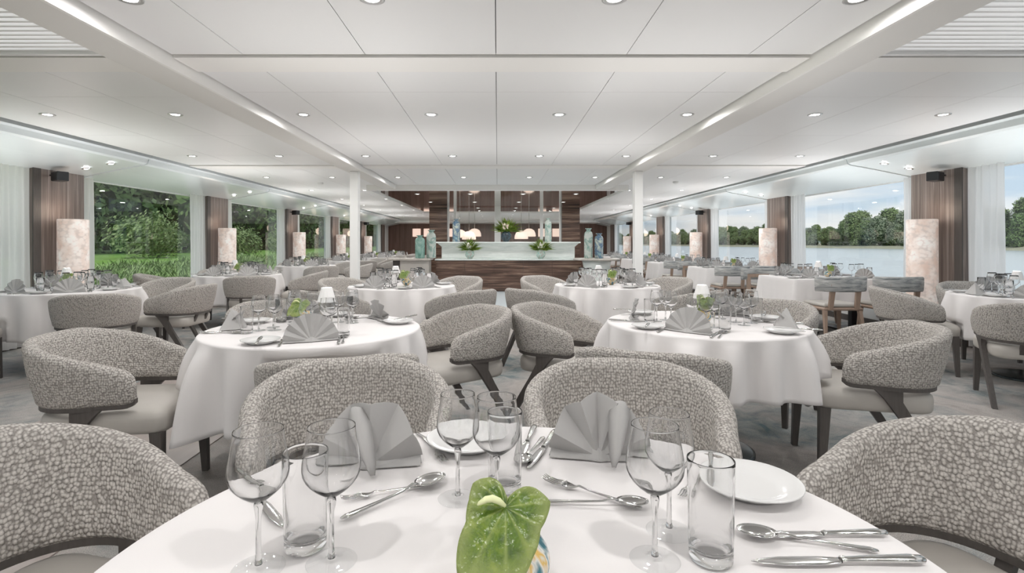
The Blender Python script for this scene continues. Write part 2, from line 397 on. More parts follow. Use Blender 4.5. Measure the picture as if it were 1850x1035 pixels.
# ------------------------------------------------------------------ side walls, windows, pilasters, curtains
SILL = .42; HEAD = H+.85
for sx, sd in ((-1, 'left'), (1, 'right')):
    m_ = MB()
    def bx(m, xa, xb, *a): m.box(min(sx*xa, sx*xb), max(sx*xa, sx*xb), *a)
    bx(m_, XW, XW+.15, Y0, Y1, 0, SILL); bx(m_, XW, XW+.15, Y0, Y1, HEAD, CZ+.2)
    prev = Y0
    for p in PIL: bx(m_, XW, XW+.15, p, p+.76, SILL, HEAD)
    bx(m_, XW, XW+.15, Y0, PIL[0]-2.83 if PIL[0]-2.83 > Y0 else Y0+.3, SILL, HEAD); bx(m_, XW, XW+.15, 25, Y1, SILL, HEAD)
    struct(m_.obj('wall_'+sd, 'white_paint'))
    m_ = MB(); bx(m_, XW-.012, XW-.001, Y0, Y1, 0, .09); struct(m_.obj('baseboard_'+sd, 'darkwood'))
    for i, p in enumerate(PIL):
        m_ = MB(); bx(m_, 5.3, XW-.001, p, p+.74, 0, H+.885)
        bx(m_, 5.295, 5.31, p-.002, p+.10, 0, H+.884, 1); o = m_.obj('trim_%d' % (i+1+(20 if sx > 0 else 0)), ['pilaster', 'darkwood']); struct(o)
    edges = [Y0+.3]+[p for p in PIL]+[25]
    for i, p in enumerate(PIL):
        a = p+.76; b_ = PIL[i+1] if i+1 < len(PIL) else 25
        r = empty('window_%d' % (i+1+(20 if sx > 0 else 0)), (sx*(XW+.05), 0, 0)); r['kind'] = 'structure'
        m_ = MB(); m_.box(-.003, .003, a, b_, SILL, HEAD); m_.obj('pane', 'pane', r)
        m_ = MB(); fw = .035
        m_.box(-.03, .03, a, b_, SILL, SILL+fw); m_.box(-.03, .03, a, b_, HEAD-fw*.5, HEAD); m_.box(-.03, .03, a, a+fw, SILL, HEAD); m_.box(-.03, .03, b_-fw, b_, SILL, HEAD)
        m_.obj('window_frame', 'white_paint', r)
def curtain_mb(length, z0, z1):
    m_ = MB(); n = int(length/.012)+2; rows = []
    for j in range(5):
        z = z0+(z1-z0)*j/4; row = []
        for i in range(n):
            y = length*i/(n-1); x = .022*sin(y*2*pi/.085)*(1-.25*j/4)+.008*sin(y*31+j)
            row.append((x, y, z))
        rows.append(row)
    m_.loft(rows, 0, True, False, False, False); return m_
cur_near = {}; 
for sx, sd in ((-1, 'left'), (1, 'right')):
    for i, p in enumerate(PIL):
        if p < 2: continue
        for nm, off, ln in (('n', -.46, .45), ('f', .75, .19)):
            key = nm
            if key not in cur_near:
                cur_near[key] = curtain_mb(ln, .02, H+.865).mesh('curtain', 'sheer')
            o = bpy.data.objects.new('curtain', cur_near[key]); COL.objects.link(o); o.location = (sx*5.345, p+off, 0)
            ordn = ['first', 'second', 'third', 'fourth', 'fifth', 'sixth', 'seventh'][i-2 if i >= 2 else 0]
            tag(o, 'sheer white curtain on the %s side of the %s %s pilaster' % ('near' if nm == 'n' else 'far', ordn, sd), 'curtain', 'sheer curtains')
struct(MB().box(-5.7, 5.7, Y0-.1, Y0, 0, CZ+.2).obj('wall_back', 'white_paint'))
# far lounge end wall
m_ = MB(); m_.box(-5.7, 5.7, Y1, Y1+.1, 0, CZ+.2); struct(m_.obj('wall_front', 'endwall'))
m_ = MB(); m_.box(-5.39, 5.39, 24.2, Y1-.001, H+.98, CZ+.05); struct(m_.obj('ceiling_end_bulkhead', 'white_paint'))

# ------------------------------------------------------------------ downlights
r0 = empty('downlight')
m_ = MB(); m_.lathe([(.036, -.002), (.05, -.006), (.058, -.004), (.058, .0), (.036, .0)], 24, cap=False); kid_ = m_.obj('trim_ring', 'chrome', r0)
m_ = MB(); m_.lathe([(.001, -.003), (.035, -.003)], 20, cap=False); m_.obj('lens', 'lens', r0)
ld = bpy.data.lights.new('downlight_beam', 'AREA'); ld.shape = 'DISK'; ld.size = .08; ld.energy = LAMP_W; ld.color = (1, .985, .97); ld.spread = radians(175)
lo = bpy.data.objects.new('downlight_beam', ld); COL.objects.link(lo); lo.parent = r0; lo.location = (0, 0, -.012)
rows = [2.36+2.12*k for k in range(-3, 11)]
NUM = ['first', 'second', 'third', 'fourth', 'fifth', 'sixth', 'seventh', 'eighth', 'ninth', 'tenth', 'eleventh', 'twelfth', 'thirteenth', 'fourteenth', 'fifteenth']
for ri, y in enumerate(rows):
    for ci in range(8):
        x = (ci-3.5)*1.09-.02; zz = CZ
        if 9.9 < y < 17.2 and abs(x) < 2.4: zz = H+1.022
        elif y >= 17.2 and abs(x) < 2.4: zz = CZ-.09
        if y > 24: continue
        if -1 < y < 3.06 and abs(x) > 2.2: continue
        if y < 0: lab = 'round recessed ceiling downlight behind the viewpoint'
        else: lab = 'round ceiling downlight in the %s row from the front, %s from the left' % (NUM[ri-2 if ri >= 2 else 0], NUM[ci])
        place(r0, USED, (x, y, zz), 0, lab, 'ceiling light', 'ceiling downlights')
# soffit lights
m_ = MB(); m_.lathe([(.001, -.004), (.028, -.004)], 20, cap=False, mi=0); m_.lathe([(.028, -.005), (.045, -.006), (.05, .002)], 20, cap=False, mi=1)
sl = m_.obj('soffit_light', ['lens', 'chrome'])
for sx in (-1, 1):
    for k, p in enumerate(PIL[3:7]):
        for q, x in enumerate((4.72, 5.02)):
            z = H+1.018-(x-4.56)*(.872-1.018)/(4.56-5.3)*1.0 - .012
            o = place(sl, USED, (sx*x, p+.42, z), 0, 'small round light in the glossy %s soffit at the %s pilaster, %s one' % ('left' if sx < 0 else 'right', NUM[k], ['inner', 'outer'][q]), 'ceiling light', 'soffit lights')
            o.rotation_euler = (0, sx*atan2(.146, .74), 0)
m_ = MB(); m_.lathe([(.05, 0), (.05, -.02), (.035, -.035), (.001, -.04)], 20, cap=False); sd_ = m_.obj('smoke_detector', 'white_paint')
for x, y, lb in ((-3.2, 9.5, 'left'), (3.15, 9.3, 'right')): place(sd_, USED, (x, y, CZ), 0, 'white round smoke detector on the %s ceiling' % lb, 'smoke detector', 'smoke detectors')

# ------------------------------------------------------------------ slim columns
m_ = MB(); m_.box(-.06, .06, -.06, .06, 0, H+1.026); m_.box(-.075, .075, -.075, .075, 0, .05)
cc = bevel(m_.obj('column', 'white_paint'), .008, 2)
place(cc, USED, (-2.035, 7.5, 0), 0, 'slim white square column left of the bar', 'column', 'slim columns')
place(cc, USED, (2.0, 7.5, 0), 0, 'slim white square column right of the bar', 'column', 'slim columns')

# ------------------------------------------------------------------ tall cylinder lamps
fl = empty('floor_lamp')
m_ = MB(); m_.lathe([(.152, .05), (.155, .06), (.155, 1.46), (.15, 1.47), (.145, 1.46), (.145, .06)], 36, cap=False); m_.obj('lamp_shade', 'capiz', fl)
m_ = MB(); m_.lathe([(.16, 0), (.16, .05), (.02, .05)], 36, cap=True); m_.obj('base', 'chrome', fl)
m_ = MB(); m_.tube([(.0, .155, .95), (0, .2, .95)], .008); m_.lathe([(.02, 0), (.02, .01)], 12, (0, .2, .95)); m_.obj('wall_bracket', 'steel', fl)
ll = bpy.data.lights.new('lamp_glow', 'POINT'); ll.energy = 1.2; ll.color = (1, .78, .62); ll.shadow_soft_size = .12
l2 = bpy.data.objects.new('lamp_glow', ll); COL.objects.link(l2); l2.parent = fl; l2.location = (0, 0, 1.58)
for sx in (-1, 1):
    for k in range(5):
        place(fl, USED, (sx*5.1, 6.32+PIT*k, 0), radians(-90*sx), 'tall cylindrical capiz shell lamp, %s from the front along the %s windows' % (NUM[k], 'left' if sx < 0 else 'right'), 'lamp', 'tall cylinder lamps')
# speakers
sp = empty('wall_speaker')
m_ = MB(); m_.box(-.06, .06, .09, .26, -.05, .06); o = m_.obj('speaker_box', 'black', sp); bevel(o, .012, 3)
m_ = MB(); m_.tube([(0, 0, .02), (0, .05, .03), (0, .1, .01)], .014); m_.lathe([(.04, 0), (.04, .015)], 16, (0, 0, .02)); m_.obj('bracket', 'black', sp)
for sx in (-1, 1):
    for k in (0, 2, 4):
        place(sp, USED, (sx*5.28, 6.25+PIT*k, H+.78), radians(180 - 60) if sx > 0 else radians(180+60), 'small black speaker on the %s wood pilaster along the %s wall' % (NUM[k], 'left' if sx < 0 else 'right'), 'speaker', 'wall speakers')

# ------------------------------------------------------------------ armchair
def chair_path(n=61):
    a, bb, e_ = .283, .29, 2.7; L = .17; raw = []
    for i in range(9): raw.append((a, L*(1-i/9)))
    for i in range(61):
        t = pi*i/60; c_, s_ = cos(t), sin(t)
        raw.append((a*math.copysign(abs(c_)**(2/e_), c_), -bb*abs(s_)**(2/e_)))
    for i in range(1, 10): raw.append((-a, L*i/9))
    d = [0]
    for p, q in zip(raw, raw[1:]): d.append(d[-1]+math.dist(p, q))
    T = d[-1]; res = []; j = 0
    for i in range(n):
        # denser at ends
        u = i/(n-1); u = u-.5; t = T*(.5+math.copysign(.5*(1-(1-abs(2*u))**1.15), u))
        while j < len(d)-2 and d[j+1] < t: j += 1
        f = (t-d[j])/max(1e-9, d[j+1]-d[j]); f = max(0, min(1, f))
        res.append(((raw[j][0]*(1-f)+raw[j+1][0]*f)*(1-.12*sstep(-.15, .18, raw[j][1])), raw[j][1]*(1-f)+raw[j+1][1]*f, t/T))
    return res
def make_armchair():
    r = empty('armchair'); pth = chair_path(65); n = len(pth); rings = []; rail = []
    TH = .030
    nrm = []
    for i in range(n):
        p, q = pth[max(i-1, 0)], pth[min(i+1, n-1)]; dx, dy = q[0]-p[0], q[1]-p[1]; l = math.hypot(dx, dy); nrm.append((-dy/l, dx/l))
    for i, (x, y, t) in enumerate(pth):
        nx, ny = nrm[i]
        if nx*x+ny*(y-.05) < 0: nx, ny = -nx, -ny
        s = abs(2*t-1); zt = .79-.145*(max(0, s-.22)/.78)**1.15; zb = .495+.012*s
        # distance from arm end
        T_ = 1.30; de = (1-s)*T_/2; R_ = .055
        if de < R_:
            k = 1-sqrt(max(0, 1-(1-de/R_)**2)); zt -= k*.06; zb += k*.02; th = TH*(.25+.75*sqrt(max(0, 1-(1-de/R_)**2)))
        else: th = TH
        lean = .055*(1-s)+.02
        prof = []; hh = zt-zb
        K = 6
        for j in range(K+1): f = j/K; prof.append((th, zb+.012+f*(hh-.012-th)))
        for j in range(1, 8): a = pi*j/8; prof.append((th*cos(a), zt-th+th*sin(a)))
        for j in range(K+1): f = 1-j/K; prof.append((-th, zb+.012+f*(hh-.012-th)))
        prof += [(-th*.7, zb), (th*.7, zb)]
        rings.append([(x+nx*(o_+lean*((z-zb)/.31)**1.2 if z > zb else o_), 0, 0) for o_, z in prof])
        ring = []
        for o_, z in prof:
            k = lean*max(0, (z-zb)/.31)**1.2
            # gentle belly
            bl = .010*sin(pi*max(0, min(1, (z-zb)/hh)))*(1 if o_ > 0 else .3)
            ring.append((x+nx*(o_+k+bl), y+ny*(o_+k+bl), z))
        rings[-1] = ring
        w = .022 if de > .02 else .012
        rail.append([(x+nx*w, y+ny*w, zb-.018), (x+nx*w, y+ny*w, zb+.002), (x-nx*w, y-ny*w, zb+.002), (x-nx*w, y-ny*w, zb-.018)])
    m_ = MB(); m_.loft(rings, 0, True); m_.obj('shell_backrest', 'fabric', r)
    m_ = MB(); m_.loft(rail, 0, False); m_.obj('wood_rail', 'darkwood', r)
    for s_ in (-1, 1):
        m_ = MB(); x = s_*.272; t = .015
        pr = [(.05, .492, .492), (-.12, .485, .485)]
        # profile rings from top to foot: (y_front, y_back, z)
        rr = [(.045, -.085, .492), (.015, -.085, .465), (-.015, -.085, .43), (-.075, -.135, .34), (-.17, -.222, .20), (-.305, -.34, 0)]
        m_.loft([[(x-t, a, z), (x+t, a, z), (x+t, b_, z), (x-t, b_, z)] for a, b_, z in rr], 0, False); m_.obj('leg', 'darkwood', r)
        m_ = MB(); m_.beam((s_*.222, .245, .37), (s_*.23, .262, 0), (.05, .05), (.030, .030)); m_.obj('leg', 'darkwood', r)
        m_ = MB(); m_.beam((s_*.10, -.25, .40), (s_*.10, -.285, .485), (.035, .02), (.035, .02)); m_.obj('back_support', 'darkwood', r)
    # seat cushion
    m_ = MB(); rings = []
    def ring(w, d0, d1, z, rad=.05):
        pts = []
        for (cx, cy, a0) in ((w-rad, d1-rad, 0), (-w+rad, d1-rad, 90), (-w+rad*1.6, d0+rad*1.6, 180), (w-rad*1.6, d0+rad*1.6, 270)):
            rr_ = rad if a0 < 180 else rad*1.6
            for j in range(6): a = radians(a0+90*j/5); pts.append((cx+rr_*cos(a), cy+rr_*sin(a), z))
        return pts
    for w, e0, z in ((.232, 0, .362), (.244, .008, .368), (.252, .014, .385), (.254, .016, .43), (.249, .012, .452), (.234, 0, .466), (.21, -.02, .474), (.15, -.08, .479), (.05, -.16, .481)):
        sh = e0
        rings.append(ring(w, -.245-sh, .27+sh, z, .05 if w > .2 else .03))
    m_.loft(rings, 0, True); m_.obj('seat', 'leather', r)
    return r
ARM = make_armchair()
# ------------------------------------------------------------------ wooden side chair with curved veined back
def make_sidechair():
    r = empty('side_chair')
    m_ = MB(); rings = []
    for i in range(25):
        a = radians(-150+120*i/24); R_ = .34; x = R_*cos(a); y = -.02+.27*sin(a)*1.0
        nx, ny = cos(a), sin(a)
        rings.append([(x+nx*d, y+ny*d, z) for d, z in ((.012, .615), (.018, .63), (.022, .70), (.022, .775), (.010, .79), (-.010, .79), (-.018, .775), (-.014, .70), (-.012, .62))])
    m_.loft(rings, 0, True); m_.obj('backrest', 'patterned', r)
    m_ = MB()
    for s_ in (-1, 1): m_.beam((s_*.155, -.215, .40), (s_*.15, -.262, .70), (.05, .028), (.06, .028))
    m_.box(-.18, .18, -.268, -.238, .655, .705); m_.obj('back_frame', 'brownwood', r)
    m_ = MB(); m_.box(-.235, .235, -.22, .235, .385, .425); o = m_.obj('seat_frame', 'brownwood', r); bevel(o, .03, 3)
    m_ = MB(); m_.box(-.225, .225, -.21, .23, .425, .47); o = m_.obj('seat', 'leather', r); bevel(o, .022, 4)
    for sx in (-1, 1):
        for sy in (-1, 1):
            m_ = MB(); m_.beam((sx*.205, sy*.19, .39), (sx*.235, sy*(.225 if sy > 0 else .26), 0), (.042, .042), (.024, .024)); m_.obj('leg', 'brownwood', r)
    return r
SIDE = make_sidechair()

# ------------------------------------------------------------------ tables and cloths
TS = .967          # table height 0.7255 m
KP = 1.057
def table_round(cx, cy, R, label):
    r = empty('round_table', (cx, cy, 0)); r.scale = (1, 1, TS); tag(r, 'round pedestal dining table under the cloth, '+label, 'table', 'round tables')
    MB().lathe([(.001, .715), (R-.02, .715), (R-.015, .725), (R-.015, .742), (.001, .742)], 48, cap=False).obj('tabletop', 'brownwood', r)
    MB().cyl(.04, .02, .715, 20).obj('pedestal', 'plate_dark', r)
    MB().lathe([(.001, 0), (.27, 0), (.27, .012), (.25, .02), (.05, .028), (.001, .028)], 48, cap=False).obj('base_plate', 'plate_dark', r)
def cloth_round(cx, cy, R, hem, label, seed, corner=45, amp=.07, dip=.07):
    rnd = random.Random(seed); m_ = MB(); n = 180
    ph = [rnd.uniform(0, 6.28) for _ in range(4)]; k1 = rnd.choice((14, 15, 16)); 
    prof = [(f, 0) for f in (0.001, .3, .6, .85, .95)]
    rings = []
    for f, _ in prof: rings.append([(R*f*cos(2*pi*j/n), R*f*sin(2*pi*j/n), .7505) for j in range(n)])
    for a in (20, 45, 70, 90):
        q = radians(a); rings.append([((R-.008+.012*sin(q))*cos(2*pi*j/n), (R-.008+.012*sin(q))*sin(2*pi*j/n), .7505-.012*(1-cos(q))) for j in range(n)])
    for i in range(1, 15):
        t = i/14; rg = []
        for j in range(n):
            th = 2*pi*j/n; c4 = cos(4*(th-radians(corner)))
            hz = hem-dip*max(0, c4)**2.2+.02*sin(2*th+ph[2])
            z = .738+(hz-.738)*t
            g = amp*(1-math.exp(-4.5*t))*(.7+.3*c4)*(1+.35*t)
            wv = sin(k1*th+ph[0]+.8*sin(3*th+ph[1])); wv = math.copysign(abs(wv)**.8, wv)
            wv2 = sin(5*th+ph[3])
            rr_ = tuck(seed-3, cx, cy, th, R+.004+.004*t+g*(.62*wv+.38*wv2+.42)+.02*t*max(0, c4)**3, z, 0)
            rg.append((rr_*cos(th), rr_*sin(th), z))
        rings.append(rg)
    m_.loft(rings, 0, True, True, True, False)
    o = m_.obj('tablecloth', 'cloth', None, (cx, cy, 0)); o.scale = (1, 1, TS); sm = o.modifiers.new('thickness', 'SOLIDIFY'); sm.thickness = .0015; sm.offset = -1
    tag(o, label, 'tablecloth', 'white tablecloths')
# name, centre, radius, hem, cloth label, chair list [(x,y,facing or None)], setting angles
TABLES = [
 dict(k='the nearest round table', c=(.03, .68), R=.565, hem=.38),
 dict(k='the front left round table', c=(-.93, 2.68), R=.53, hem=.37),
 dict(k='the front right round table', c=(1.12, 2.86), R=.515, hem=.42),
 dict(k='the round table left before the bar', c=(-.98, 5.40), R=.54, hem=.33),
 dict(k='the round table right before the bar', c=(1.14, 5.50), R=.54, hem=.33),
 dict(k='the leftmost round table', c=(-4.02, 4.95), R=.56, hem=.33),
 dict(k='the rightmost round table', c=(4.45, 4.38), R=.55, hem=.33),
 dict(k='the second left table', c=(-3.62, 7.35), R=.56, hem=.33),
 dict(k='the third left table', c=(-3.75, 10.3), R=.56, hem=.33),
 dict(k='the fourth left table', c=(-3.75, 13.3), R=.56, hem=.33),
 dict(k='the fifth left table', c=(-3.75, 16.3), R=.56, hem=.33),
 dict(k='the sixth left table', c=(-3.75, 19.3), R=.56, hem=.33),
]
for i, t in enumerate(TABLES):
    t['c'] = (t['c'][0]*KP, t['c'][1]*KP); t['R'] *= 1.05
CHAIRS = [  # table index, x, y, facing degrees (None = towards table)
 (0, -.43, 1.50, -80), (0, .37, 1.49, -98), (0, -.828, .927, -14), (0, .87, .98, -166),
 (1, -.64, 2.13, 108), (1, -1.655, 2.36, 6), (1, -1.42, 3.42, None), (1, -.27, 3.17, None),
 (2, .66, 2.22, 65), (2, 1.83, 2.66, 166), (2, .44, 3.32, None), (2, 1.76, 3.50, None),
 (3, -1.42, 4.68, None), (3, -.36, 4.72, None), (3, -.52, 6.15, None), (3, -1.66, 5.92, None),
 (4, .42, 4.80, None), (4, 1.70, 4.75, None), (4, .62, 6.25, None), (4, 1.88, 6.05, None),
 (5, -3.32, 4.38, 118), (5, -3.15, 5.15, 180), (5, -3.78, 5.88, -100), (5, -4.28, 4.08, 20),
 (6, 3.72, 3.70, 62), (6, 3.74, 4.70, -28), (6, 4.78, 5.22, None),
 (7, -3.16, 6.72, 112), (7, -2.82, 7.62, 190), (7, -4.42, 6.98, None), (7, -4.2, 8.0, None), 
]
for ti in (8, 9, 10, 11):
    cx, cy = TABLES[ti]['c']
    for a in (-55, 8, 62, 125, -120): CHAIRS.append((ti, (cx+.98*cos(radians(a)))/KP, (cy+.98*sin(radians(a)))/KP, None))
SEATS = {}
for ti, x, y, fa in CHAIRS:
    cx_, cy_ = TABLES[ti]['c']; x *= KP; y *= KP
    SEATS.setdefault(ti, []).append((x, y, (atan2(cy_-y, cx_-x) if fa is None else radians(fa))-pi/2))
def tuck(ti, cx, cy, th, r, z, z0):
    # the hanging cloth is pushed back where a chair seat stands against it
    if z*TS > .665: return r
    low = z*TS < .485
    for x, y, rz in SEATS.get(ti, []):
        while r > .25:
            dx, dy = cx+r*cos(th)-x, cy+r*sin(th)-y
            lx, ly = dx*cos(rz)+dy*sin(rz), -dx*sin(rz)+dy*cos(rz)
            if (low and abs(lx) < .262 and -.3 < ly < .287) or (abs(lx) < .31 and -.36 < ly < .19): r -= .006
            else: break
    return r
for i, t in enumerate(TABLES):
    table_round(*t['c'], t['R'], t['k'].replace('the ', '', 1))
    cloth_round(*t['c'], t['R'], t['hem'], 'white linen tablecloth draped over '+t['k'], i+3, 45 if i != 2 else 60)
RT = []
for i, (xl, ya) in enumerate(((3.80, 6.72), (3.85, 9.7), (3.8, 12.4), (3.8, 15.2), (3.8, 18.0))):
    xr = 5.08; yb = ya+.95; nm = NUM[i]+' right table'; cx, cy = (xl+xr)/2, (ya+yb)/2
    RT.append(dict(k='the '+nm, c=(cx, cy), x0=xl, x1=xr, y0=ya, y1=yb))
    r = empty('rectangular_table', (cx, cy, 0)); r.scale = (1, 1, TS); tag(r, 'rectangular dining table with black pedestals under the cloth, '+nm, 'table', 'rectangular tables')
    hx, hy = (xr-xl)/2, .475
    MB().box(-hx+.01, hx-.01, -hy+.01, hy-.01, .71, .742).obj('tabletop', 'brownwood', r)
    for s_ in (-1, 1):
        m_ = MB(); m_.box(s_*.42-.04, s_*.42+.04, -.04, .04, .02, .71); m_.obj('pedestal', 'black', r)
        m_ = MB(); m_.box(s_*.42-.2, s_*.42+.2, -.3, .3, 0, .02); bevel(m_.obj('base_plate', 'black', r), .005, 2)
    # cloth
    m_ = MB(); per = []
    seg = 26
    def edge(ax, ay, bx_, by, n_): return [(ax+(bx_-ax)*q/n_, ay+(by-ay)*q/n_) for q in range(n_)]
    rc = .03
    per = edge(-hx+rc, -hy, hx-rc, -hy, 40)+[(hx-rc+rc*sin(q), -hy+rc-rc*cos(q)) for q in (0, .5, 1.0)]+edge(hx, -hy+rc, hx, hy-rc, 26)+[(hx-rc+rc*cos(q), hy-rc+rc*sin(q)) for q in (0, .5, 1.0)]+edge(hx-rc, hy, -hx+rc, hy, 40)+[(-hx+rc-rc*sin(q), hy-rc+rc*cos(q)) for q in (0, .5, 1.0)]+edge(-hx, hy-rc, -hx, -hy+rc, 26)+[(-hx+rc-rc*cos(q), -hy+rc-rc*sin(q)) for q in (0, .5, 1.0)]
    rings = [[(x*f, y*f, .7505) for x, y in per] for f in (.01, .5, .97)]+[[(x*.998, y*.998, .748) for x, y in per], [(x*1.004, y*1.006, .741) for x, y in per]]
    for q in range(1, 11):
        t_ = q/10; rg = []
        for x, y in per:
            cornerness = max(0, 1-math.hypot(abs(x)-hx, abs(y)-hy)/.16)
            end = 1 if abs(x) > hx-.04 else 0
            hz = (.30 if end else .41)-.11*cornerness
            ox, oy = (x/hx)**15*.03, (y/hy)**15*.03
            wv = .010*t_*sin((x+y)*26+i)+.004*sin((x-y)*60)*t_
            nl = math.hypot(ox, oy)+1e-6
            rg.append((x*1.004+ox*t_+ox/nl*(wv+.05*cornerness*t_), y*1.006+oy*t_+oy/nl*(wv+.05*cornerness*t_), .741+(hz-.741)*t_))
        rings.append(rg)
    m_.loft(rings, 0, True, True, True, False)
    o = m_.obj('tablecloth', 'cloth', None, (cx, cy, 0)); o.scale = (1, 1, TS); sm = o.modifiers.new('thickness', 'SOLIDIFY'); sm.thickness = .0015; sm.offset = -1
    tag(o, 'white tablecloth hanging over the '+nm, 'tablecloth', 'white tablecloths')

# ------------------------------------------------------------------ chairs in place
def dirword(dx, dy):
    a = math.degrees(atan2(dy, dx)) % 360
    return ['right', 'back right', 'back', 'back left', 'left', 'front left', 'front', 'front right'][int((a+22.5)//45) % 8]
for ti, x, y, fa in CHAIRS:
    t = TABLES[ti]; cx, cy = t['c']; x *= KP; y *= KP
    a = atan2(cy-y, cx-x) if fa is None else radians(fa)
    lab = 'taupe barrel armchair at the %s of %s' % (dirword(x-cx, y-cy), t['k'])
    o = place(ARM, USED, (x, y, 0), a-pi/2, lab, 'chair', 'barrel armchairs'); o.scale = (TS, TS, TS)
for t in RT:
    for q, (fx, w_) in enumerate(((.22, 'left'), (.76, 'right'))):
        x = t['x0']+(t['x1']-t['x0'])*fx
        place(SIDE, USED, (x, t['y0']-.30, 0), 0, 'veined back wooden chair, near side %s seat of %s' % (w_, t['k']), 'chair', 'wooden side chairs')
        place(SIDE, USED, (x, t['y1']+.32, 0), pi, 'veined back wooden chair, far side %s seat of %s' % (w_, t['k']), 'chair', 'wooden side chairs')

# ------------------------------------------------------------------ tableware prototypes
def wine_parts(h, rr, rm, seg=40):
    # returns bowl profile (double wall), stem, foot profiles
    zb = h*.47; bt = h; t = .00065
    outer = []; 
    for i in range(15):
        f = i/14; z = zb+(bt-zb)*f
        r = rm*sin(min(1, f/.42+.0)*pi/2)**.78 if f < .42 else rm+(rr-rm)*sstep(.42, 1.0, f)
        outer.append((max(.004, r), z))
    inner = [(max(.002, r-t), z+(.004 if k < 2 else .0015)) for k, (r, z) in enumerate(outer)]
    inner[-1] = (outer[-1][0]-t, bt-.0002)
    ro = outer[-1][0]
    outer = outer[:-1]+[(ro+.0001, bt-.0022), (ro, bt-.0007)]; inner = inner[:-1]+[(ro+.0001-t, bt-.0022), (ro-t, bt-.0007)]
    bowl = outer+[(ro-.00008, bt-.0002), (ro-t/2, bt), (ro-t+.00008, bt-.0002)]+inner[::-1]+[(.0005, inner[0][1]-.0006)]
    stem = [(.005, .006), (.0036, .02), (.0032, .05), (.0036, zb-.02), (.006, zb-.004), (.0055, zb+.001)]
    foot = [(.0005, 0), (.015, 0), (.0325, 0), (.0331, .0001), (.0334, .0005), (.0334, .0008), (.0330, .0011), (.0322, .0013), (.026, .0018), (.018, .0026), (.012, .0036), (.008, .0050), (.0058, .0068), (.0045, .0076), (.0005, .0078)]
    return bowl, stem, foot
def make_wine(h, rr, rm, parts=True, seg=40):
    bw, st, ft = wine_parts(h, rr, rm)
    if parts:
        r = empty('wine_glass')
        MB().lathe(bw, seg, cap=True).obj('bowl', 'solidglass', r); MB().lathe(st, 14).obj('stem', 'solidglass', r); MB().lathe(ft, seg, cap=True).obj('foot', 'glass', r); return r
    return MB().lathe(bw[0:16:2]+[bw[18]]+bw[22:len(bw):3]+[bw[-1]], seg, cap=True).lathe(st[::2]+[st[-1]], 6).lathe([ft[0], ft[2], ft[5], ft[10], ft[-1]], seg, cap=True).obj('wine_glass', 'solidglass')
WG = [make_wine(.183, .0315, .0385), make_wine(.176, .029, .0355)]
WGs = [make_wine(.183, .0315, .0385, False, 16), make_wine(.176, .029, .0355, False, 16)]
def tumbler_prof(h=.136, r=.031):
    o = [(.0008, 0), (r-.006, 0), (r-.004, .0004), (r-.0028, .0015), (r-.0025, .004)]+[(r-.0025+.0025*f, .004+(h-.0055)*f) for f in (.1, .25, .5, .75, .9, .97, 1)]
    i = [(r-.0003, h-.0003), (r-.0008, h), (r-.0013, h-.0003), (r-.0016, h-.0015)]+[(r-.0016-.0024*f, h-.0015-(h-.022)*f) for f in (.03, .1, .25, .5, .75, .9, .97, 1)]+[(r-.0055, .0175), (r-.009, .0135), (r-.016, .0115), (.0008, .011)]
    return o+i
TB = MB().lathe(tumbler_prof(), 40, cap=True).obj('tumbler', 'solidglass')
TB2 = MB().lathe([tumbler_prof()[k] for k in (1, 4, 7, 11, 13, 15, 19, 23)]+[tumbler_prof()[-1]], 16, cap=True).obj('tumbler', 'solidglass')
PL = MB().lathe([(.001, .004), (.045, .004), (.052, .001), (.055, .001), (.056, .005), (.086, .017), (.0865, .019), (.085, .0195), (.055, .0085), (.045, .0075), (.001, .0075)], 48, cap=False).obj('side_plate', 'porcelain')
def sweep(secs, seg=8):
    m_ = MB(); m_.loft([[(w*cos(2*pi*j/seg), y, z+t*sin(2*pi*j/seg)) for j in range(seg)] for y, w, t, z in secs]); return m_
def handle_secs(y0, y1, z0):      # from neck to end
    L = y1-y0
    return [(y0, .0028, .0016, z0), (y0+L*.15, .0026, .0016, .006), (y0+L*.4, .0036, .0016, .0045), (y0+L*.75, .0058, .0018, .003), (y0+L*.93, .0070, .0018, .0025), (y1, .0030, .0010, .0022)]
def make_fork(s=1.0):
    m_ = MB()
    secs = [(.045, .0115, .0010, .006), (.058, .0105, .0012, .004), (.066, .0062, .0014, .005)]+handle_secs(.076, .195, .009)
    m_.loft([[(w*cos(2*pi*j/8), y, z+t*sin(2*pi*j/8)) for j in range(8)] for y, w, t, z in secs])
    for k in range(4):
        x = (k-1.5)*.0062
        m_.tube([(x, .046, .0062), (x*.98, .025, .004), (x*.9, .008, .0065), (x*.88, 0, .0105)], [.0017, .0015, .0012, .0005], 6)
    for i in range(len(m_.v)): m_.v[i] = tuple(c*s for c in m_.v[i])
    return m_.obj('fork', 'steel')
def make_spoon(s=1.0):
    m_ = MB(); n = 20; rings = []
    for i in range(6):
        f = i/5; rings.append([(f*.0195*cos(2*pi*j/n), .03+f*.030*sin(2*pi*j/n)+0, .0095-.008*(1-f*f)) for j in range(n)] if i else [(.0003*cos(2*pi*j/n), .03+.0003*sin(2*pi*j/n), .0015) for j in range(n)])
    for i in range(5, -1, -1):
        f = i/5; f = max(f, .01); rings.append([(f*.0195*cos(2*pi*j/n), .03+f*.030*sin(2*pi*j/n), .0085-.008*(1-f*f)-.0002) for j in range(n)])
    m_.loft(rings)
    secs = [(.056, .004, .0012, .009)]+handle_secs(.066, .195, .0115)
    m_.loft([[(w*cos(2*pi*j/8), y, z+t*sin(2*pi*j/8)) for j in range(8)] for y, w, t, z in secs])
    for i in range(len(m_.v)): m_.v[i] = tuple(c*s for c in m_.v[i])
    return m_.obj('spoon', 'steel')
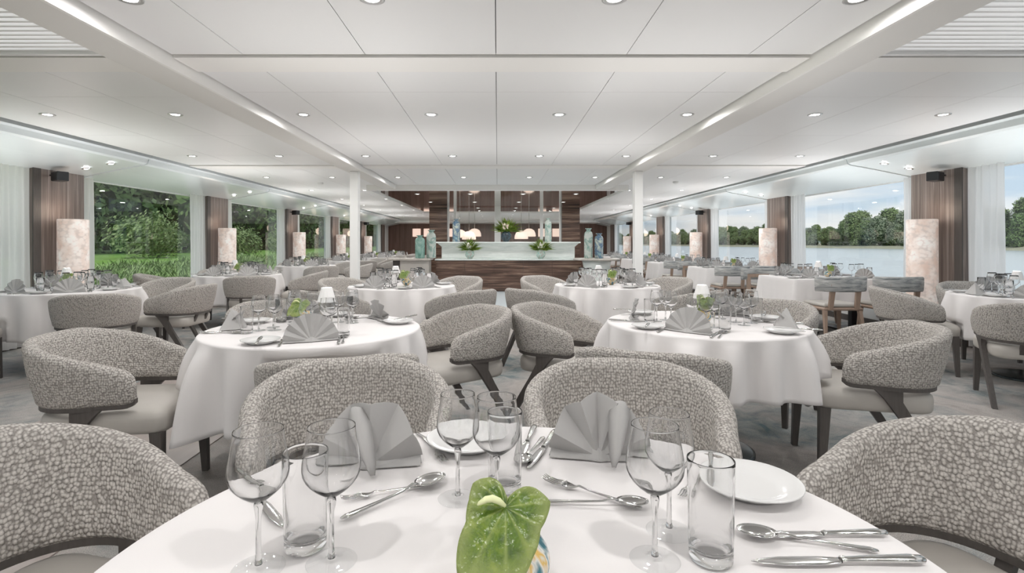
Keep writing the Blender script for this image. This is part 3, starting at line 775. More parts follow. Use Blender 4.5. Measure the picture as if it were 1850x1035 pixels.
def make_knife(s=1.0):
    r = empty('table_knife'); m_ = MB()
    secs = [(0, .0005, .0004, .003), (.012, .0055, .0007, .003), (.04, .0095, .0009, .003), (.09, .0095, .0011, .003), (.108, .0072, .0016, .003), (.112, .004, .003, .0035)]
    m_.loft([[(w*cos(2*pi*j/8), y, z+t*sin(2*pi*j/8)) for j in range(8)] for y, w, t, z in secs])
    for i in range(len(m_.v)): m_.v[i] = tuple(c*s for c in m_.v[i])
    m_.obj('blade', 'steel', r); m_ = MB()
    secs = [(.112, .0050, .0040, .004), (.116, .0056, .0042, .0045), (.120, .0046, .0036, .004), (.16, .0062, .0042, .0045), (.20, .0080, .0045, .0048), (.215, .0065, .0038, .0045), (.219, .002, .0015, .004)]
    m_.loft([[(w*cos(2*pi*j/10), y, z+t*sin(2*pi*j/10)) for j in range(10)] for y, w, t, z in secs])
    for i in range(len(m_.v)): m_.v[i] = tuple(c*s for c in m_.v[i])
    m_.obj('handle', 'steel', r); return r
FK, SPN, KN = make_fork(), make_spoon(), make_knife()
def make_fan(pleats, R_, amp, lean=.35, base=True, name='napkin', tail=False, a0=4, a1=176, tall=1.0):
    """standing pleated half disc; front faces -Y"""
    m_ = MB(); sub = 4; nf = 2*pleats*sub; rows = 7; grid = []
    for i in range(rows+1):
        f = i/rows; r = .004+R_*f; row = []
        for j in range(nf+1):
            a = radians(a0+(a1-a0)*j/nf); q = (j % (2*sub))/sub; tri = 1-2*abs(1-q)     # zigzag between the folds
            y = -tri*amp*f**1.1; z = r*sin(a)*tall+.003
            row.append((r*cos(a), y+lean*z*.6, z))
        grid.append(row)
    vs = [p for r in grid for p in r]; n = nf+1
    fs = [(i*n+j, i*n+j+1, (i+1)*n+j+1, (i+1)*n+j) for i in range(rows) for j in range(nf)]
    m_.add(vs, fs, 0, False)
    if base:    # folded band lying at the foot of the fan
        for s_ in (-1, 1):
            m_.add([(0, -.012, .002), (s_*R_*1.02, -.004, .002), (s_*R_*1.0, .03, .012), (0, .004, .022)], [(0, 1, 2, 3)], 0, False)
            m_.add([(0, -.014, .0015), (s_*R_*1.04, .010, .0015), (s_*R_*.98, .05, .004), (0, .035, .004)], [(0, 1, 2, 3)], 0, False)
    if tail:    # rolled flap that comes forward and down to the table
        rg = []
        tx = tail
        for i in range(9):
            f = i/8; x = tx[0]*(1-f)+tx[1]*f; y = .02-tx[2]*f-.010*sin(pi*f); z = (R_*.92*tall)*(1-f)**.85+.004
            w = .003+.021*(1-f)**.55*min(1, .45+f*3)
            rg.append([(x-w, y+.006, z-.001), (x-w*.5, y-.010, z+.006), (x, y-.016, z+.009), (x+w*.5, y-.010, z+.006), (x+w, y+.006, z-.001)])
        m_.loft(rg, 0, True, False, False, False)
    o = m_.obj(name, 'napkin'); sm = o.modifiers.new('thickness', 'SOLIDIFY'); sm.thickness = .0022; sm.offset = 0; return o
FAN = make_fan(7, .120, .008); FAN2 = make_fan(6, .112, .011, .5)
def make_pyramid():
    m_ = MB()
    a = [(-.085, -.05, .002), (.085, -.045, .002), (.06, .05, .002), (-.05, .055, .002), (.005, -.01, .105), (-.02, .01, .085), (.045, -.055, .003), (-.03, -.06, .003)]
    m_.add(a, [(0, 7, 4), (7, 6, 4), (6, 1, 4), (1, 2, 4), (2, 5, 4), (2, 3, 5), (3, 0, 5), (0, 4, 5)], 0, False)
    m_.add([(-.02, -.02, .03), (-.06, .03, .075), (-.01, .045, .095), (.01, 0, .05)], [(0, 1, 2, 3)], 0, False)
    m_.add([(.02, -.02, .03), (.06, .02, .07), (.02, .045, .095), (.0, 0, .05)], [(0, 1, 2, 3)], 0, False)
    o = m_.obj('napkin', 'napkin'); sm = o.modifiers.new('thickness', 'SOLIDIFY'); sm.thickness = .0022; sm.offset = 0; return o
PYR = make_pyramid()
# small centre lamp: glass body, white shade
TL = empty('table_lamp')
MB().lathe([(.001, 0), (.028, 0), (.028, .004), (.024, .01), (.022, .12), (.012, .13), (.001, .13)], 20, cap=False).obj('glass_body', 'glass', TL)
MB().lathe([(.045, .128), (.052, .130), (.030, .205), (.026, .207), (.024, .205), (.044, .135)], 12, cap=False, smooth=False).obj('lamp_shade', 'shade', TL)
MB().cyl(.005, .12, .15, 8).obj('candle_cup', 'steel', TL)
tl_ = bpy.data.lights.new('added_uplight', 'SPOT'); tl_.energy = UP_W; tl_.spot_size = radians(165); tl_.spot_blend = 1; tl_.shadow_soft_size = .025; tl_.color = (1, .985, .975)  # added spot aimed upward, there only to brighten the ceiling
tlo = bpy.data.objects.new('added_uplight', tl_); COL.objects.link(tlo); tlo.parent = TL; tlo.location = (0, 0, .212); tlo.rotation_euler = (pi, 0, 0)
# anthurium in round vase
HEART = [(7, 84), (30, 66), (43, 50), (58, 30), (72, 12), (88, 22), (100, 38), (120, 59), (146, 73), (169, 68), (197, 74), (220, 112), (230, 128), (234, 134), (240, 117), (263, 116), (280, 111), (302, 87), (332, 70), (350, 76)]
def heart_r(a):
    a %= 360; h = HEART
    for (a0, r0), (a1, r1) in zip(h, h[1:]+[(h[0][0]+360, h[0][1])]):
        if a0 <= a < a1 or a0 <= a+360 < a1:
            aa = a if a0 <= a < a1 else a+360
            f = (aa-a0)/(a1-a0); return r0+(r1-r0)*f
    return 80
def make_anthurium(scale=.00063, big=True):
    r = empty('anthurium_vase'); R_ = .052
    prof = [(.001, 0), (.022, 0)]+[(R_*cos(radians(a)), .043+.043*sin(radians(a))) for a in range(-58, 60, 10)]+[(.020, .086), (.018, .084), (.001, .08)]
    MB().lathe(prof, 36, cap=False).obj('vase', 'vasepaint', r)
    m_ = MB(); na = 96; nr = 12
    up = Vector((0, .68, .73)); rt = Vector((1, 0, 0)); nm = rt.cross(up)*1.0   # towards camera/up
    if nm.z < 0: nm = -nm
    org = Vector((-.007, -.070, .145)); vs = [tuple(org)]; rr_ = [0]; ve_ = [0]; fs = []
    for i in range(1, nr+1):
        f = i/nr
        for j in range(na):
            a = 360*j/na; q = heart_r(a)*scale*1.02*f
            x = q*cos(radians(a)); y = q*sin(radians(a))
            vein = .0022*sin(radians(a)*11)*f*(1-f*.4)
            drop = -1.6*q*q*(1.0 if y < 0 else .9)-.5*abs(x)*q+vein
            p = org+rt*x+up*y*1.08+nm*drop
            vs.append(tuple(p)); rr_.append(f); ve_.append(max(0, sin(radians(a)*11))**6*.8*(1-.5*f))
    for j in range(na):
        k = (j+1) % na; fs.append((0, 1+j, 1+k))
        for i in range(nr-1): fs.append((1+i*na+j, 1+(i+1)*na+j, 1+(i+1)*na+k, 1+i*na+k))
    m_.add(vs, fs, 0, True); o = m_.obj('spathe', 'spathe', r)
    at = o.data.attributes.new('rr', 'FLOAT', 'POINT'); at.data.foreach_set('value', rr_); at2 = o.data.attributes.new('vein', 'FLOAT', 'POINT'); at2.data.foreach_set('value', ve_)
    sm = o.modifiers.new('thickness', 'SOLIDIFY'); sm.thickness = .001
    m_ = MB(); p0 = org+nm*.003; 
    pts = [p0+rt*(-.030*t)+nm*(.008*sin(t*2.2)+.002)+up*(.006*sin(t*3)) for t in (0, .25, .5, .75, 1, 1.08)]
    m_.tube(pts, [.002, .0038, .0042, .0038, .0024, .0008], 10); m_.obj('spadix', 'spadix', r)
    m_ = MB(); m_.tube([(0, 0, .08), (.0, -.03, .115), tuple(org-nm*.002)], .0025, 8); m_.obj('stem', 'spathe', r)
    return r
ANT = make_anthurium()
def bouquet(name, vase, petal, seed, hs=1.0):
    rnd = random.Random(seed); r = empty(name); R_ = .115
    prof = [(.001, 0), (.06, 0)]+[(R_*cos(radians(a)), .12+.115*sin(radians(a))) for a in range(-55, 62, 9)]+[(.07, .225), (.066, .223), (.001, .2)]
    MB().lathe(prof, 28, cap=False).obj('vase', vase, r)
    m_ = MB()
    for _ in range(260):
        a = rnd.uniform(0, 6.28); el = rnd.uniform(.1, 1.45); L = rnd.uniform(.16, .36)
        d = Vector((cos(a)*cos(el)*1.25, sin(a)*cos(el)*.55, sin(el))); p0 = Vector((0, 0, .22)); p1 = p0+d*L*.5; p2 = p0+d*L-Vector((0, 0, .04*cos(el)))
        sd_ = d.cross(Vector((0, 0, 1))).normalized()*rnd.uniform(.016, .034)
        m_.add([p0, p1-sd_, p2, p1+sd_], [(0, 1, 2, 3)])
    m_.obj('foliage', 'flowleaf', r)
    m_ = MB()
    for c in ((0, -.04, .36), (.06, -.02, .33), (-.055, .0, .34), (.02, .05, .36), (-.02, -.08, .31)):
        for _ in range(60):
            d = Vector([rnd.gauss(0, 1) for _ in range(3)]).normalized(); sd_ = d.orthogonal().normalized()*.014; c_ = Vector(c)
            m_.add([c_, c_+d*.04-sd_, c_+d*.075, c_+d*.04+sd_], [(0, 1, 2, 3)])
    m_.obj('flowers', petal, r); return r

def put(proto, x, y, rz, label, cat, group, z=.728): return place(proto, USED, (x, y, z), rz, label, cat, group)
# ------------------------------------------------------------------ settings on the other tables
def setting(t, ang, lod, variant=0, napproto=None, rad=None, centre=None, fdir=None):
    """lod 0 = parts and cutlery, 1 = cutlery, simple glass, 2 = glasses and napkin only"""
    cx, cy = centre or t['c']; a = radians(ang); ox, oy = cos(a), sin(a); tx, ty = -oy, ox
    dw = dirword(ox, oy) if fdir is None else fdir; k = t['k']; R_ = rad or t['R']
    rnd = random.Random(int(ang*7+cx*100+cy*31)); j = lambda s=.012: rnd.uniform(-s, s)
    def at(r, s): return (cx+ox*r+tx*s, cy+oy*r+ty*s)
    rz = a+pi/2
    wg = WG if lod == 0 else WGs; tb = TB if lod < 1 else TB2
    nap = napproto or (FAN, FAN2)[variant % 2]
    x, y = at(R_-.13, j()); put(nap, x, y, rz+j(.25), 'grey folded napkin at the %s place of %s' % (dw, k), 'napkin', 'folded napkins')
    x, y = at(R_-.29, .07+j()); put(wg[0], x, y, 0, 'larger wine glass at the %s place of %s' % (dw, k), 'wine glass', 'larger wine glasses')
    x, y = at(R_-.33, -.02+j()); put(wg[1], x, y, 0, 'smaller wine glass at the %s place of %s' % (dw, k), 'wine glass', 'smaller wine glasses')
    x, y = at(R_-.26, .15+j()); put(tb, x, y, 0, 'water tumbler at the %s place of %s' % (dw, k), 'water glass', 'water tumblers')
    x, y = at(R_-.37, .085+j()); put(wg[1], x, y, 0, 'innermost wine glass at the %s place of %s' % (dw, k), 'wine glass', 'innermost wine glasses')
    if lod < 2:
        x, y = at(R_-.16, -.215+j()); put(PL, x, y, 0, 'white side plate at the %s place of %s' % (dw, k), 'plate', 'side plates')
        x, y = at(R_-.21, -.145); 
        for q, (r_, s_, pr, nm, ct) in enumerate(((R_-.24, -.128, FK, 'steel table fork', 'fork'), (R_-.24, .140, KN, 'steel table knife', 'knife'), (R_-.24, .165, SPN, 'steel soup spoon', 'spoon'))):
            x, y = at(r_, s_*.95+j(.004)); put(pr, x, y, a-pi/2+j(.06), '%s at the %s place of %s' % (nm, dw, k), ct, ct+'s on the tables')
        x, y = at(R_-.20, -.215); put(KN, x, y-.0, a-pi/2+j(.3), 'butter knife at the %s place of %s' % (dw, k), 'knife', 'butter knives', z=.750)
tl2_ = tl_.copy(); tl2_.energy = UP_W*1.6  # stronger added spot for the side tables, lifts the outer ceiling
def centre(t, lod, lamp=(-.08, .05), vase=(.05, -.02)):
    cx, cy = t['c']
    lp = put(TL, cx+lamp[0], cy+lamp[1], 0, 'small white shaded lamp in the middle of '+t['k'], 'lamp', 'table lamps')
    if abs(cx) > 2.5:
        for ch in lp.children:
            if ch.type == 'LIGHT': ch.data = tl2_
    put(ANT, cx+vase[0], cy+vase[1], 0, 'vase with green anthurium in the middle of '+t['k'], 'flower vase', 'anthurium vases')
T = TABLES
for a in (-74, 184, 118, 48): setting(T[1], a, 0, 0 if a == -74 else 1, PYR if a == 184 else None)
for a in (-122, -24, 156, 45): setting(T[2], a, 0, 0 if a == -122 else 1, PYR if a == -24 else None)
for a in (-120, -50, 45, 140): setting(T[3], a, 1, 0)
for a in (-130, -45, 35, 140): setting(T[4], a, 1, 0)
for a in (-112, -52, 15, 80, 150): setting(T[5], a, 1, 0, PYR if a == 15 else None)
for a in (-135, 175, 90, 10): setting(T[6], a, 1, 0, PYR if a == 175 else None)
for a in (-110, -50, 10, 70, 160): setting(T[7], a, 1, 0)
for ti in (8, 9, 10, 11):
    for a in (-120, -60, 5, 62, 120, 180): setting(T[ti], a, 2, 0)
for i, t in enumerate(T[1:]): centre(t, 1, (.03, .10) if i in (0, 1) else (-.08, .05), (-.03, -.05) if i in (0, 1) else (.05, -.02))
for i, t in enumerate(RT):
    for q, fx in enumerate((.22, .76)):
        x = t['x0']+(t['x1']-t['x0'])*fx
        setting(t, -90, 1 if i < 2 else 2, 0, rad=.475, centre=(x, t['c'][1]), fdir='near '+('left' if q == 0 else 'right'))
        setting(t, 90, 1 if i < 2 else 2, 0, rad=.475, centre=(x, t['c'][1]), fdir='far '+('left' if q == 0 else 'right'))
    centre(t, 1, (-.05, .0), (.08, 0))

# ------------------------------------------------------------------ the nearest table, laid piece by piece
tz = .728
def pp(x, y, h=.7255): return P(x, y, h)
def item(proto, px, py, rz, label, cat, group, z=tz):
    x, y = pp(px, py); o = place(proto, USED, (x, y, z), rz, label, cat, group); o.scale = (1.057,)*3; return o
NT = 'the nearest table'
for proto, px, py, l in ((0, 467, 1030, 'large stemmed wine glass at the far left of '), (0, 599, 1018, 'large stemmed wine glass right of the left tumbler on '),
                         (1, 827, 903, 'left one of the two wine glasses behind the anthurium on '), (0, 897, 925, 'wine glass directly behind the anthurium on '),
                         (0, 1183, 1014, 'large stemmed wine glass left of the right tumbler on '), (1, 1209, 962, 'wine glass standing behind the right large wine glass on ')):
    item(WG[proto], px, py, 0, l+NT, 'wine glass', 'glasses on the nearest table')
item(TB, 552, 990, 0, 'straight water tumbler between the two left wine glasses on '+NT, 'water glass', 'tumblers on the nearest table')
item(TB, 1284, 1012, 0, 'straight water tumbler at the right of '+NT, 'water glass', 'tumblers on the nearest table')
item(TB, 912, 884, 0, 'straight water tumbler behind the middle wine glasses on '+NT, 'water glass', 'tumblers on the nearest table')
oa = place(ANT, USED, (.016, .682, tz), 0, 'painted round vase with one large green anthurium bloom, nearest the viewer', 'flower vase', 'anthurium vases'); oa.scale = (1.0,)*3
item(PL, 1352, 886, 0, 'white side plate at the right of the nearest table beside the tumbler', 'plate', 'side plates')
item(PL, 845, 806, 0, 'white side plate behind the middle wine glasses on '+NT, 'plate', 'side plates')
def cut(proto, ax, ay, bx_, by, label, cat, z=tz, tilt=0):   # a = tip, b = handle end
    xa, ya = pp(ax, ay); xb, yb = pp(bx_, by); rz = atan2(yb-ya, xb-xa)-pi/2
    o = place(proto, USED, (xa, ya, z), rz, label, cat, 'cutlery on the nearest table')
    L = {'fork': .195, 'spoon': .195, 'table_knife': .219}[proto.name.split('.')[0]]
    s_ = math.hypot(xb-xa, yb-ya)/L; s_ = max(.7, min(1.15, s_)); o.scale = (s_, s_, s_); return o
cut(FK, 615, 908, 770, 880, 'fork with its tines to the left beside the spoon, left of the anthurium', 'fork')
cut(SPN, 802, 868, 616, 944, 'dessert spoon with its bowl to the right, left of the anthurium', 'spoon', tz+.002)
cut(FK, 982, 870, 1160, 922, 'fork pointing up left beside the spoon, right of the anthurium', 'fork')
cut(SPN, 1172, 918, 982, 912, 'dessert spoon with its bowl to the right, right of the anthurium', 'spoon', tz+.002)
cut(FK, 812, 820, 752, 785, 'upper one of two forks right of the left napkin', 'fork')
cut(FK, 806, 842, 765, 792, 'lower one of two forks right of the left napkin', 'fork')
cut(KN, 936, 838, 966, 773, 'leftmost table knife left of the right napkin', 'knife')
cut(SPN, 940, 845, 982, 792, 'soup spoon between the two knives left of the right napkin', 'spoon')
cut(KN, 953, 852, 1004, 782, 'table knife touching the right napkin', 'knife')
cut(SPN, 1330, 966, 1587, 1000, 'soup spoon between two knives at the lower right edge', 'spoon')
cut(KN, 1362, 972, 1604, 969, 'upper one of two knives at the lower right edge', 'knife')
cut(KN, 1357, 1021, 1672, 1019, 'lower one of two knives at the lower right edge', 'knife')
cut(KN, 1284, 903, 1284, 832, 'butter knife standing out behind the right tumbler, on the side plate rim', 'knife', tz+.016)
cut(FK, 1230, 905, 1262, 855, 'fork seen through the right wine glasses', 'fork')
cut(KN, 512, 958, 440, 872, 'table knife seen through the left wine glass', 'knife')
cut(SPN, 470, 905, 430, 862, 'soup spoon seen through the left wine glass', 'spoon')
fa = make_fan(3, .100, .027, .40, True, tail=(-.030, .014, .072), tall=1.18); x, y = pp(668, 846)
place(fa, USED, (x, y, tz), radians(4), 'grey napkin fan with wide pleats at the left of the nearest table', 'napkin', 'folded napkins')
fb = make_fan(4, .100, .025, .35, True, tail=(.045, .026, .070), tall=1.2); x, y = pp(1082, 832)
place(fb, USED, (x, y, tz), radians(-6), 'grey napkin fan with a rolled front flap at the right of the nearest table', 'napkin', 'folded napkins')

# ------------------------------------------------------------------ the bar
bar = empty('buffet_bar', (.27, 12.9, 0)); tag(bar, 'dark rosewood buffet bar with a raised pale marble back tier', 'bar counter')
m_ = MB(); wv = 3.57/5
for k in range(5): m_.box(-1.785+wv*k+.003, -1.785+wv*(k+1)-.003, 0, .05, .04, .765)
m_.box(-1.78, 1.78, .04, 1.1, .0, .765); m_.obj('front_panels', 'barwood', bar)
bevel(MB().box(-1.81, 1.81, -.04, .55, .768, .80).obj('counter', 'marble', bar), .006, 2)
MB().box(-1.78, 1.78, .30, .31, .80, .83).obj('glass_rail', 'pane', bar)
m_ = MB(); m_.loft([[(-1.70, .55, .80), (1.70, .55, .80), (1.70, 1.1, .80), (-1.70, 1.1, .80)], [(-1.70, .53, 1.10), (1.70, .53, 1.10), (1.70, 1.1, 1.10), (-1.70, 1.1, 1.10)], [(-1.80, .46, 1.19), (1.80, .46, 1.19), (1.80, 1.1, 1.19), (-1.80, 1.1, 1.19)]], 0, False); m_.obj('raised_tier', 'marble', bar)
bevel(MB().box(-1.84, 1.84, .44, 1.12, 1.19, 1.225).obj('tier_top', 'marble', bar), .006, 2)
b1 = bouquet('flower_vase', 'vasegreen', 'petalw', 3); b1.location = (-.69, 13.04, .80); tag(b1, 'green glass vase of leaves and flowers at the left of the bar counter', 'flower vase', 'bar bouquets')
b2 = bouquet('flower_vase', 'vasegreen', 'petalw', 5); b2.location = (1.07, 13.04, .80); tag(b2, 'pale glass vase with white flowers at the right of the bar counter', 'flower vase', 'bar bouquets')
b3 = bouquet('flower_vase', 'vasedark', 'petal', 8); b3.location = (.22, 13.6, 1.225); b3.scale = (1.2, 1.2, 1.2); tag(b3, 'dark vase with cream flowers on the raised tier of the bar', 'flower vase', 'bar bouquets')
for i, x in enumerate((-1.64, 2.02)):
    m_ = MB(); m_.box(-.245, .245, -.25, .25, 0, H+1.02); o = m_.obj('wood_pillar', 'barwood', None, (x, 14.75, 0)); tag(o, 'square rosewood pillar at the %s end of the bar' % ('left', 'right')[i], 'pillar', 'bar pillars')
for i, (x, wd) in enumerate(((-1.37, .03), (-1.18, .04), (.0, .085), (1.22, .045), (1.74, .03))):
    m_ = MB(); m_.box(-wd, wd, -.03, .03, 0, H+1.02); o = m_.obj('partition_post', 'white_paint', None, (x, 14.6, 0)); tag(o, 'white vertical post of the glass screen behind the bar, %s from the left' % NUM[i], 'post', 'screen posts')
for i, (a, b_) in enumerate(((-1.13, -.09), (.09, 1.17), (1.27, 1.70))):
    m_ = MB(); m_.box(a, b_, -.004, .004, .05, H+1.0); o = m_.obj('glass_screen', 'pane', None, (0, 14.6, 0)); tag(o, 'clear glass screen panel behind the bar, %s from the left' % NUM[i], 'glass panel', 'glass screens')
# side counters
sc_ = empty('side_counter', (-2.04, 12.6, 0)); tag(sc_, 'small side counter with stone top left of the bar', 'counter')
m_ = MB(); m_.box(-.28, .40, -.1, .4, 0, .78); m_.obj('body', 'leather', sc_); MB().box(-.46, -.28, -.05, .35, 0, .78).obj('dark_end', 'darkwood', sc_); bevel(MB().box(-.55, .45, -.2, .45, .78, .83).obj('top', 'marbletop', sc_), .01, 2)
sc_ = empty('pedestal_counter', (2.31, 12.28, 0)); tag(sc_, 'round stone topped pedestal counter right of the bar', 'counter')
m_ = MB(); m_.lathe([(.36, 0), (.36, .05), (.28, .1), (.27, .4), (.31, .65), (.34, .79)], 24); m_.obj('pedestal', 'marble', sc_)
m_ = MB(); m_.lathe([(.52, .79), (.54, .80), (.54, .83), (.52, .84)], 40); m_.obj('top', 'marbletop', sc_)
def jar(h, r, m, x, y, z, label):
    o = MB().lathe([(.001, 0), (r*.95, 0), (r, .02), (r, h*.78), (r*.85, h*.86), (r*.5, h*.91), (r*.48, h*.95), (r*.75, h*.98), (r*.75, h), (r*.4, h), (r*.38, h*.92), (.001, h*.9)], 28, cap=False).obj('ceramic_jar', m, None, (x, y, z)); tag(o, label, 'jar', 'tall ceramic jars')
jar(.55, .115, 'jargreen', -1.86, 12.6, .83, 'shorter dark green ceramic jar on the left side counter')
jar(.68, .115, 'jarpale', -1.61, 12.75, .83, 'taller pale green ceramic jar on the left side counter')
jar(.70, .10, 'jarpale', 2.13, 12.33, .84, 'taller pale green bottle shaped jar on the round pedestal')
jar(.58, .10, 'jarblue', 2.36, 12.25, .84, 'shorter blue and cream jar on the round pedestal')
jar(.60, .10, 'jarblue', -1.08, 13.75, 1.225, 'blue ceramic jar at the left of the raised bar tier')
jar(.62, .09, 'jarpale', 1.32, 13.75, 1.225, 'slim pale jar at the right of the raised bar tier')
# pendants in the lounge behind
pn = empty('pendant_lamp')
MB().lathe([(.20, 0), (.21, .02), (.20, .10), (.16, .19), (.08, .24), (.02, .25), (.018, .24), (.15, .18), (.19, .1), (.20, .02)], 24, cap=False).obj('shade', 'pendant', pn)
MB().cyl(.006, .24, .87, 8).obj('cord', 'steel', pn)
for i, (x, y, z) in enumerate(((-1.15, 16.0, 1.36), (-.85, 15.6, 1.30), (-.72, 16.4, 1.40), (.72, 16.0, 1.32), (.98, 16.4, 1.40))):
    place(pn, USED, (x, y, z), 0, 'glowing shell pendant lamp hanging behind the bar, %s from the left' % NUM[i], 'pendant lamp', 'pendant lamps')
m_ = MB(); m_.box(-.2, .2, -.05, 0, -.2, .2); scn = bevel(m_.obj('wall_sconce', 'sconce'), .02, 3)
for i, x in enumerate((-4.0, -3.45, -2.3, 2.2, 2.9, 3.8)):
    place(scn, USED, (x, Y1-.002, 1.72), 0, 'square glowing wall light on the far wood wall, %s from the left' % NUM[i], 'wall light', 'square wall lights')

# ------------------------------------------------------------------ outside
m_ = MB(); rows_ = []
prof = [(-7.2, -1.6), (-8.5, -.9), (-11, -.15), (-14, .25), (-22, .45), (-60, .6), (-140, .8)]
for j in range(40):
    y = -30+j*9.0; rows_.append([(x, y, z+.12*noise.noise(Vector((x*.2, y*.15, 0)))) for x, z in prof])
m_.loft(rows_, 0, True, False, False, False); o = m_.obj('river_bank_lawn', 'grass'); tag(o, 'green lawn on the river bank outside the left windows', 'lawn', None, 'structure')
m_ = MB(); m_.box(-9, 204, -300, 2600, -1.9, -1.5); o = m_.obj('river', 'water'); tag(o, 'calm grey river outside the right windows', 'river', None, 'structure')
m_ = MB(); rows_ = []
for j in range(60):
    y = -60+j*45.; s_ = 3*noise.noise(Vector((0, y*.01, 3))); rows_.append([(196+s_, y, -1.7), (200+s_, y, -1.1), (206+s_, y, .0), (260, y, 1.5), (900, y, 4)])
m_.loft(rows_, 0, True, False, False, False); o = m_.obj('far_river_bank', 'sand'); tag(o, 'pale strip of river bank beyond the water', 'river bank', None, 'structure')
m_ = MB(); rows_ = []
for j in range(70):
    y = 200+j*45.; rows_.append([(x_0, y, (0 if q == 0 else (28+34*max(0, noise.noise(Vector((y*.0016+2.2, q*.5, 1))))+30*math.exp(-((y-2050)/420)**2))*(1 if q == 1 else .9))) for q, x_0 in enumerate((900, 1150, 1500))])
m_.loft(rows_, 0, True, False, False, False); o = m_.obj('wooded_hill', 'hill'); tag(o, 'long blue green wooded hill beyond the far bank', 'hill', None, 'structure')
def tree_mesh(seed, leafm, h=12, w=4.2, nleaf=5200, low=.12, ls=.34):
    rnd = random.Random(seed); r = empty('tree')
    blobs = []
    for k in range(11):
        f = rnd.uniform(low, .92); a = rnd.uniform(0, 6.28); rr_ = w*(.55)*sin(pi*min(.95, .18+f*.8))*rnd.uniform(.3, 1)
        blobs.append((Vector((cos(a)*rr_, sin(a)*rr_, h*f)), w*rnd.uniform(.36, .58)*(1-.35*f)))
    blobs.append((Vector((0, 0, h*.5)), w*.62)); blobs.append((Vector((0, 0, h*.82)), w*.42))
    m_ = MB()
    tot = sum(b_[1]**2 for b_ in blobs)
    for c, R_ in blobs:
        # inner mass
        vs = []; nn, mm = 9, 12
        for i in range(nn+1):
            for j in range(mm):
                th = pi*i/nn; ph = 2*pi*j/mm; d = Vector((sin(th)*cos(ph), sin(th)*sin(ph), cos(th)))
                q = R_*.80*(1+.22*noise.noise(d*2.3+c)); vs.append(c+Vector((d.x*q, d.y*q, d.z*q*1.25)))
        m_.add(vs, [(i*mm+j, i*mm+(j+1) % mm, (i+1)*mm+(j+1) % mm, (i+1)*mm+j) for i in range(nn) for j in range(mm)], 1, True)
        for _ in range(int(nleaf*R_*R_/tot)):
            d = Vector([rnd.gauss(0, 1) for _ in range(3)]).normalized(); q = R_*(1+.30*noise.noise(d*2.3+c))*rnd.uniform(.80, 1.08)
            p = c+Vector((d.x*q, d.y*q, d.z*q*1.25))
            n_ = (d+Vector([rnd.gauss(0, .6) for _ in range(3)])).normalized(); u = n_.orthogonal().normalized(); v = n_.cross(u); a = rnd.uniform(0, 6.28)
            u, v = u*cos(a)+v*sin(a), v*cos(a)-u*sin(a); s_ = ls*rnd.uniform(.5, 1)
            m_.add([p-u*s_, p-v*s_*.55, p+u*s_, p+v*s_*.55], [(0, 1, 2, 3)], 0)
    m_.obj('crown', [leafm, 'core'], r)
    m_ = MB(); m_.tube([(0, 0, -.5), (.1, 0, h*.2), (0, .1, h*.5)], [.28, .2, .1], 9); m_.obj('trunk', 'bark', r)
    return r
TR = [tree_mesh(1, 'leaf_a'), tree_mesh(2, 'leaf_b'), tree_mesh(3, 'leaf_c', 10, 4.6), tree_mesh(4, 'leaf_a', 13, 3.6, low=.25)]
rnd = random.Random(11); LW = [0, 0, 0, 0]
KINDW = ['mid green bushy tree', 'olive green broad tree', 'silvery green round tree', 'tall dark green tree']
yy = 16.; i = 0
while yy < 190:
    for row, X in enumerate((-30, -38)):
        k = rnd.choice((0, 1, 3, 3, 0)); s_ = rnd.uniform(1.0, 1.35)
        x = X+rnd.uniform(-2, 2); y = yy+rnd.uniform(-1.5, 1.5)+row*3
        o = place(TR[k], USED, (x, y, .4), rnd.uniform(0, 6.28), '%s among the trees behind the lawn left of the boat' % KINDW[k], 'tree', 'trees on the left bank, '+KINDW[k]); o.scale = (s_, s_, s_)
    yy += 5.2+yy*.02; i += 1
yy = 150.
while yy < 1100:
    for row in range(2):
        k = rnd.choice((0, 1, 2, 2, 1)); s_ = rnd.uniform(.95, 1.5)+row*.25
        if 325 < yy < 400: s_ *= .8
        if 280 < yy < 320 : s_ *= 1.15
        x = 209+row*9+rnd.uniform(-2, 3); y = yy+rnd.uniform(-3, 3)
        o = place(TR[k], USED, (x, y, -.8), rnd.uniform(0, 6.28), '%s in the line of trees across the river' % KINDW[k], 'tree', 'trees across the river, '+KINDW[k]); o.scale = (s_*1.25, s_*1.25, s_)
    yy += 7+yy*.008
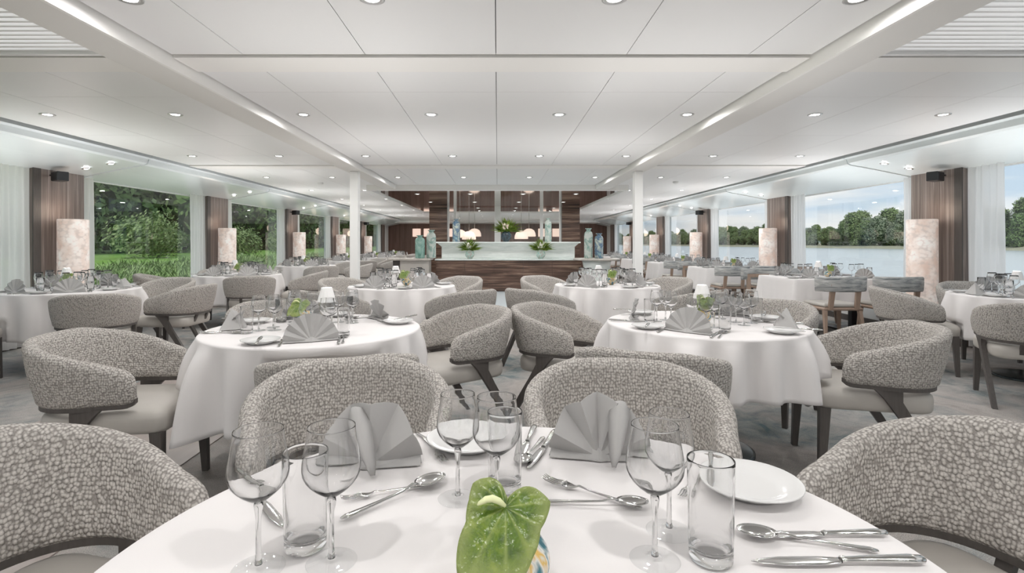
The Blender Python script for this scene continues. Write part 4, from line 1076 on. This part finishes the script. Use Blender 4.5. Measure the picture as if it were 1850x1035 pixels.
# bushes
def bush(seed, w=1.6, h=1.8, leafm='leaf_b', n_=2600):
    rnd = random.Random(seed); m_ = MB()
    for k in range(6):
        c = Vector((rnd.uniform(-.5, .5)*w, rnd.uniform(-.5, .5)*w, h*rnd.uniform(.3, .7))); R_ = w*.42
        for _ in range(n_//6):
            d = Vector([rnd.gauss(0, 1) for _ in range(3)]).normalized(); p = c+d*R_*rnd.uniform(.6, 1.1); 
            if p.z < 0: p.z = 0.02
            nn_ = (d+Vector([rnd.gauss(0, .6) for _ in range(3)])).normalized(); u = nn_.orthogonal().normalized(); v = nn_.cross(u); s_ = .07*rnd.uniform(.6, 1.2)
            m_.add([p-u*s_, p-v*s_*.5, p+u*s_, p+v*s_*.5], [(0, 1, 2, 3)])
    return m_.obj('bush', leafm)
bs = bush(5)
for i, (x, y, z, s_, l) in enumerate(((-19, 28.5, .35, 1.5, 'light green bush on the lawn left in the first left window'), (-20.8, 32.5, .35, 1.3, 'light green bush on the lawn right in the first left window'), (-15.5, 31, .25, 1.2, 'light green bush on the lawn in the second left window'), (-15.3, 37, .25, 1.1, 'small green bush on the lawn in the third left window'))):
    o = place(bs, USED, (x, y, z), i*1.3, l, 'bush', 'bushes on the lawn'); o.scale = (s_, s_, s_)
m_ = MB(); m_.box(-24.6, -24.4, 24, 30, .4, 1.0); o = m_.obj('low_fence', 'fence'); tag(o, 'low brown fence between the trees at the back of the lawn', 'fence')
# bank vegetation (nobody could count the stalks)
m_ = MB(); rnd = random.Random(21)
for _ in range(60000):
    y = 6+rnd.random()**1.3*60; x = -rnd.uniform(8.4, 13.5); 
    zb = -.95+(abs(x)-8.4)*.24; p = Vector((x, y, zb)); hgt = rnd.uniform(.15, .42)*(1+.5*noise.noise(p*.5)); a = rnd.uniform(0, 6.28); le = Vector((cos(a), sin(a), 0))
    wd = rnd.uniform(.012, .03); q = p+Vector((0, 0, hgt*.6))+le*.1; t_ = p+Vector((0, 0, hgt))+le*.28; sd_ = Vector((-le.y, le.x, 0))*wd
    m_.add([p-sd_*.4, q-sd_, t_, q+sd_], [(0, 1, 2, 3)])
o = m_.obj('bank_plants', 'brush'); tag(o, 'tall grass and weeds growing on the bank below the left windows', 'plants', None, 'stuff')
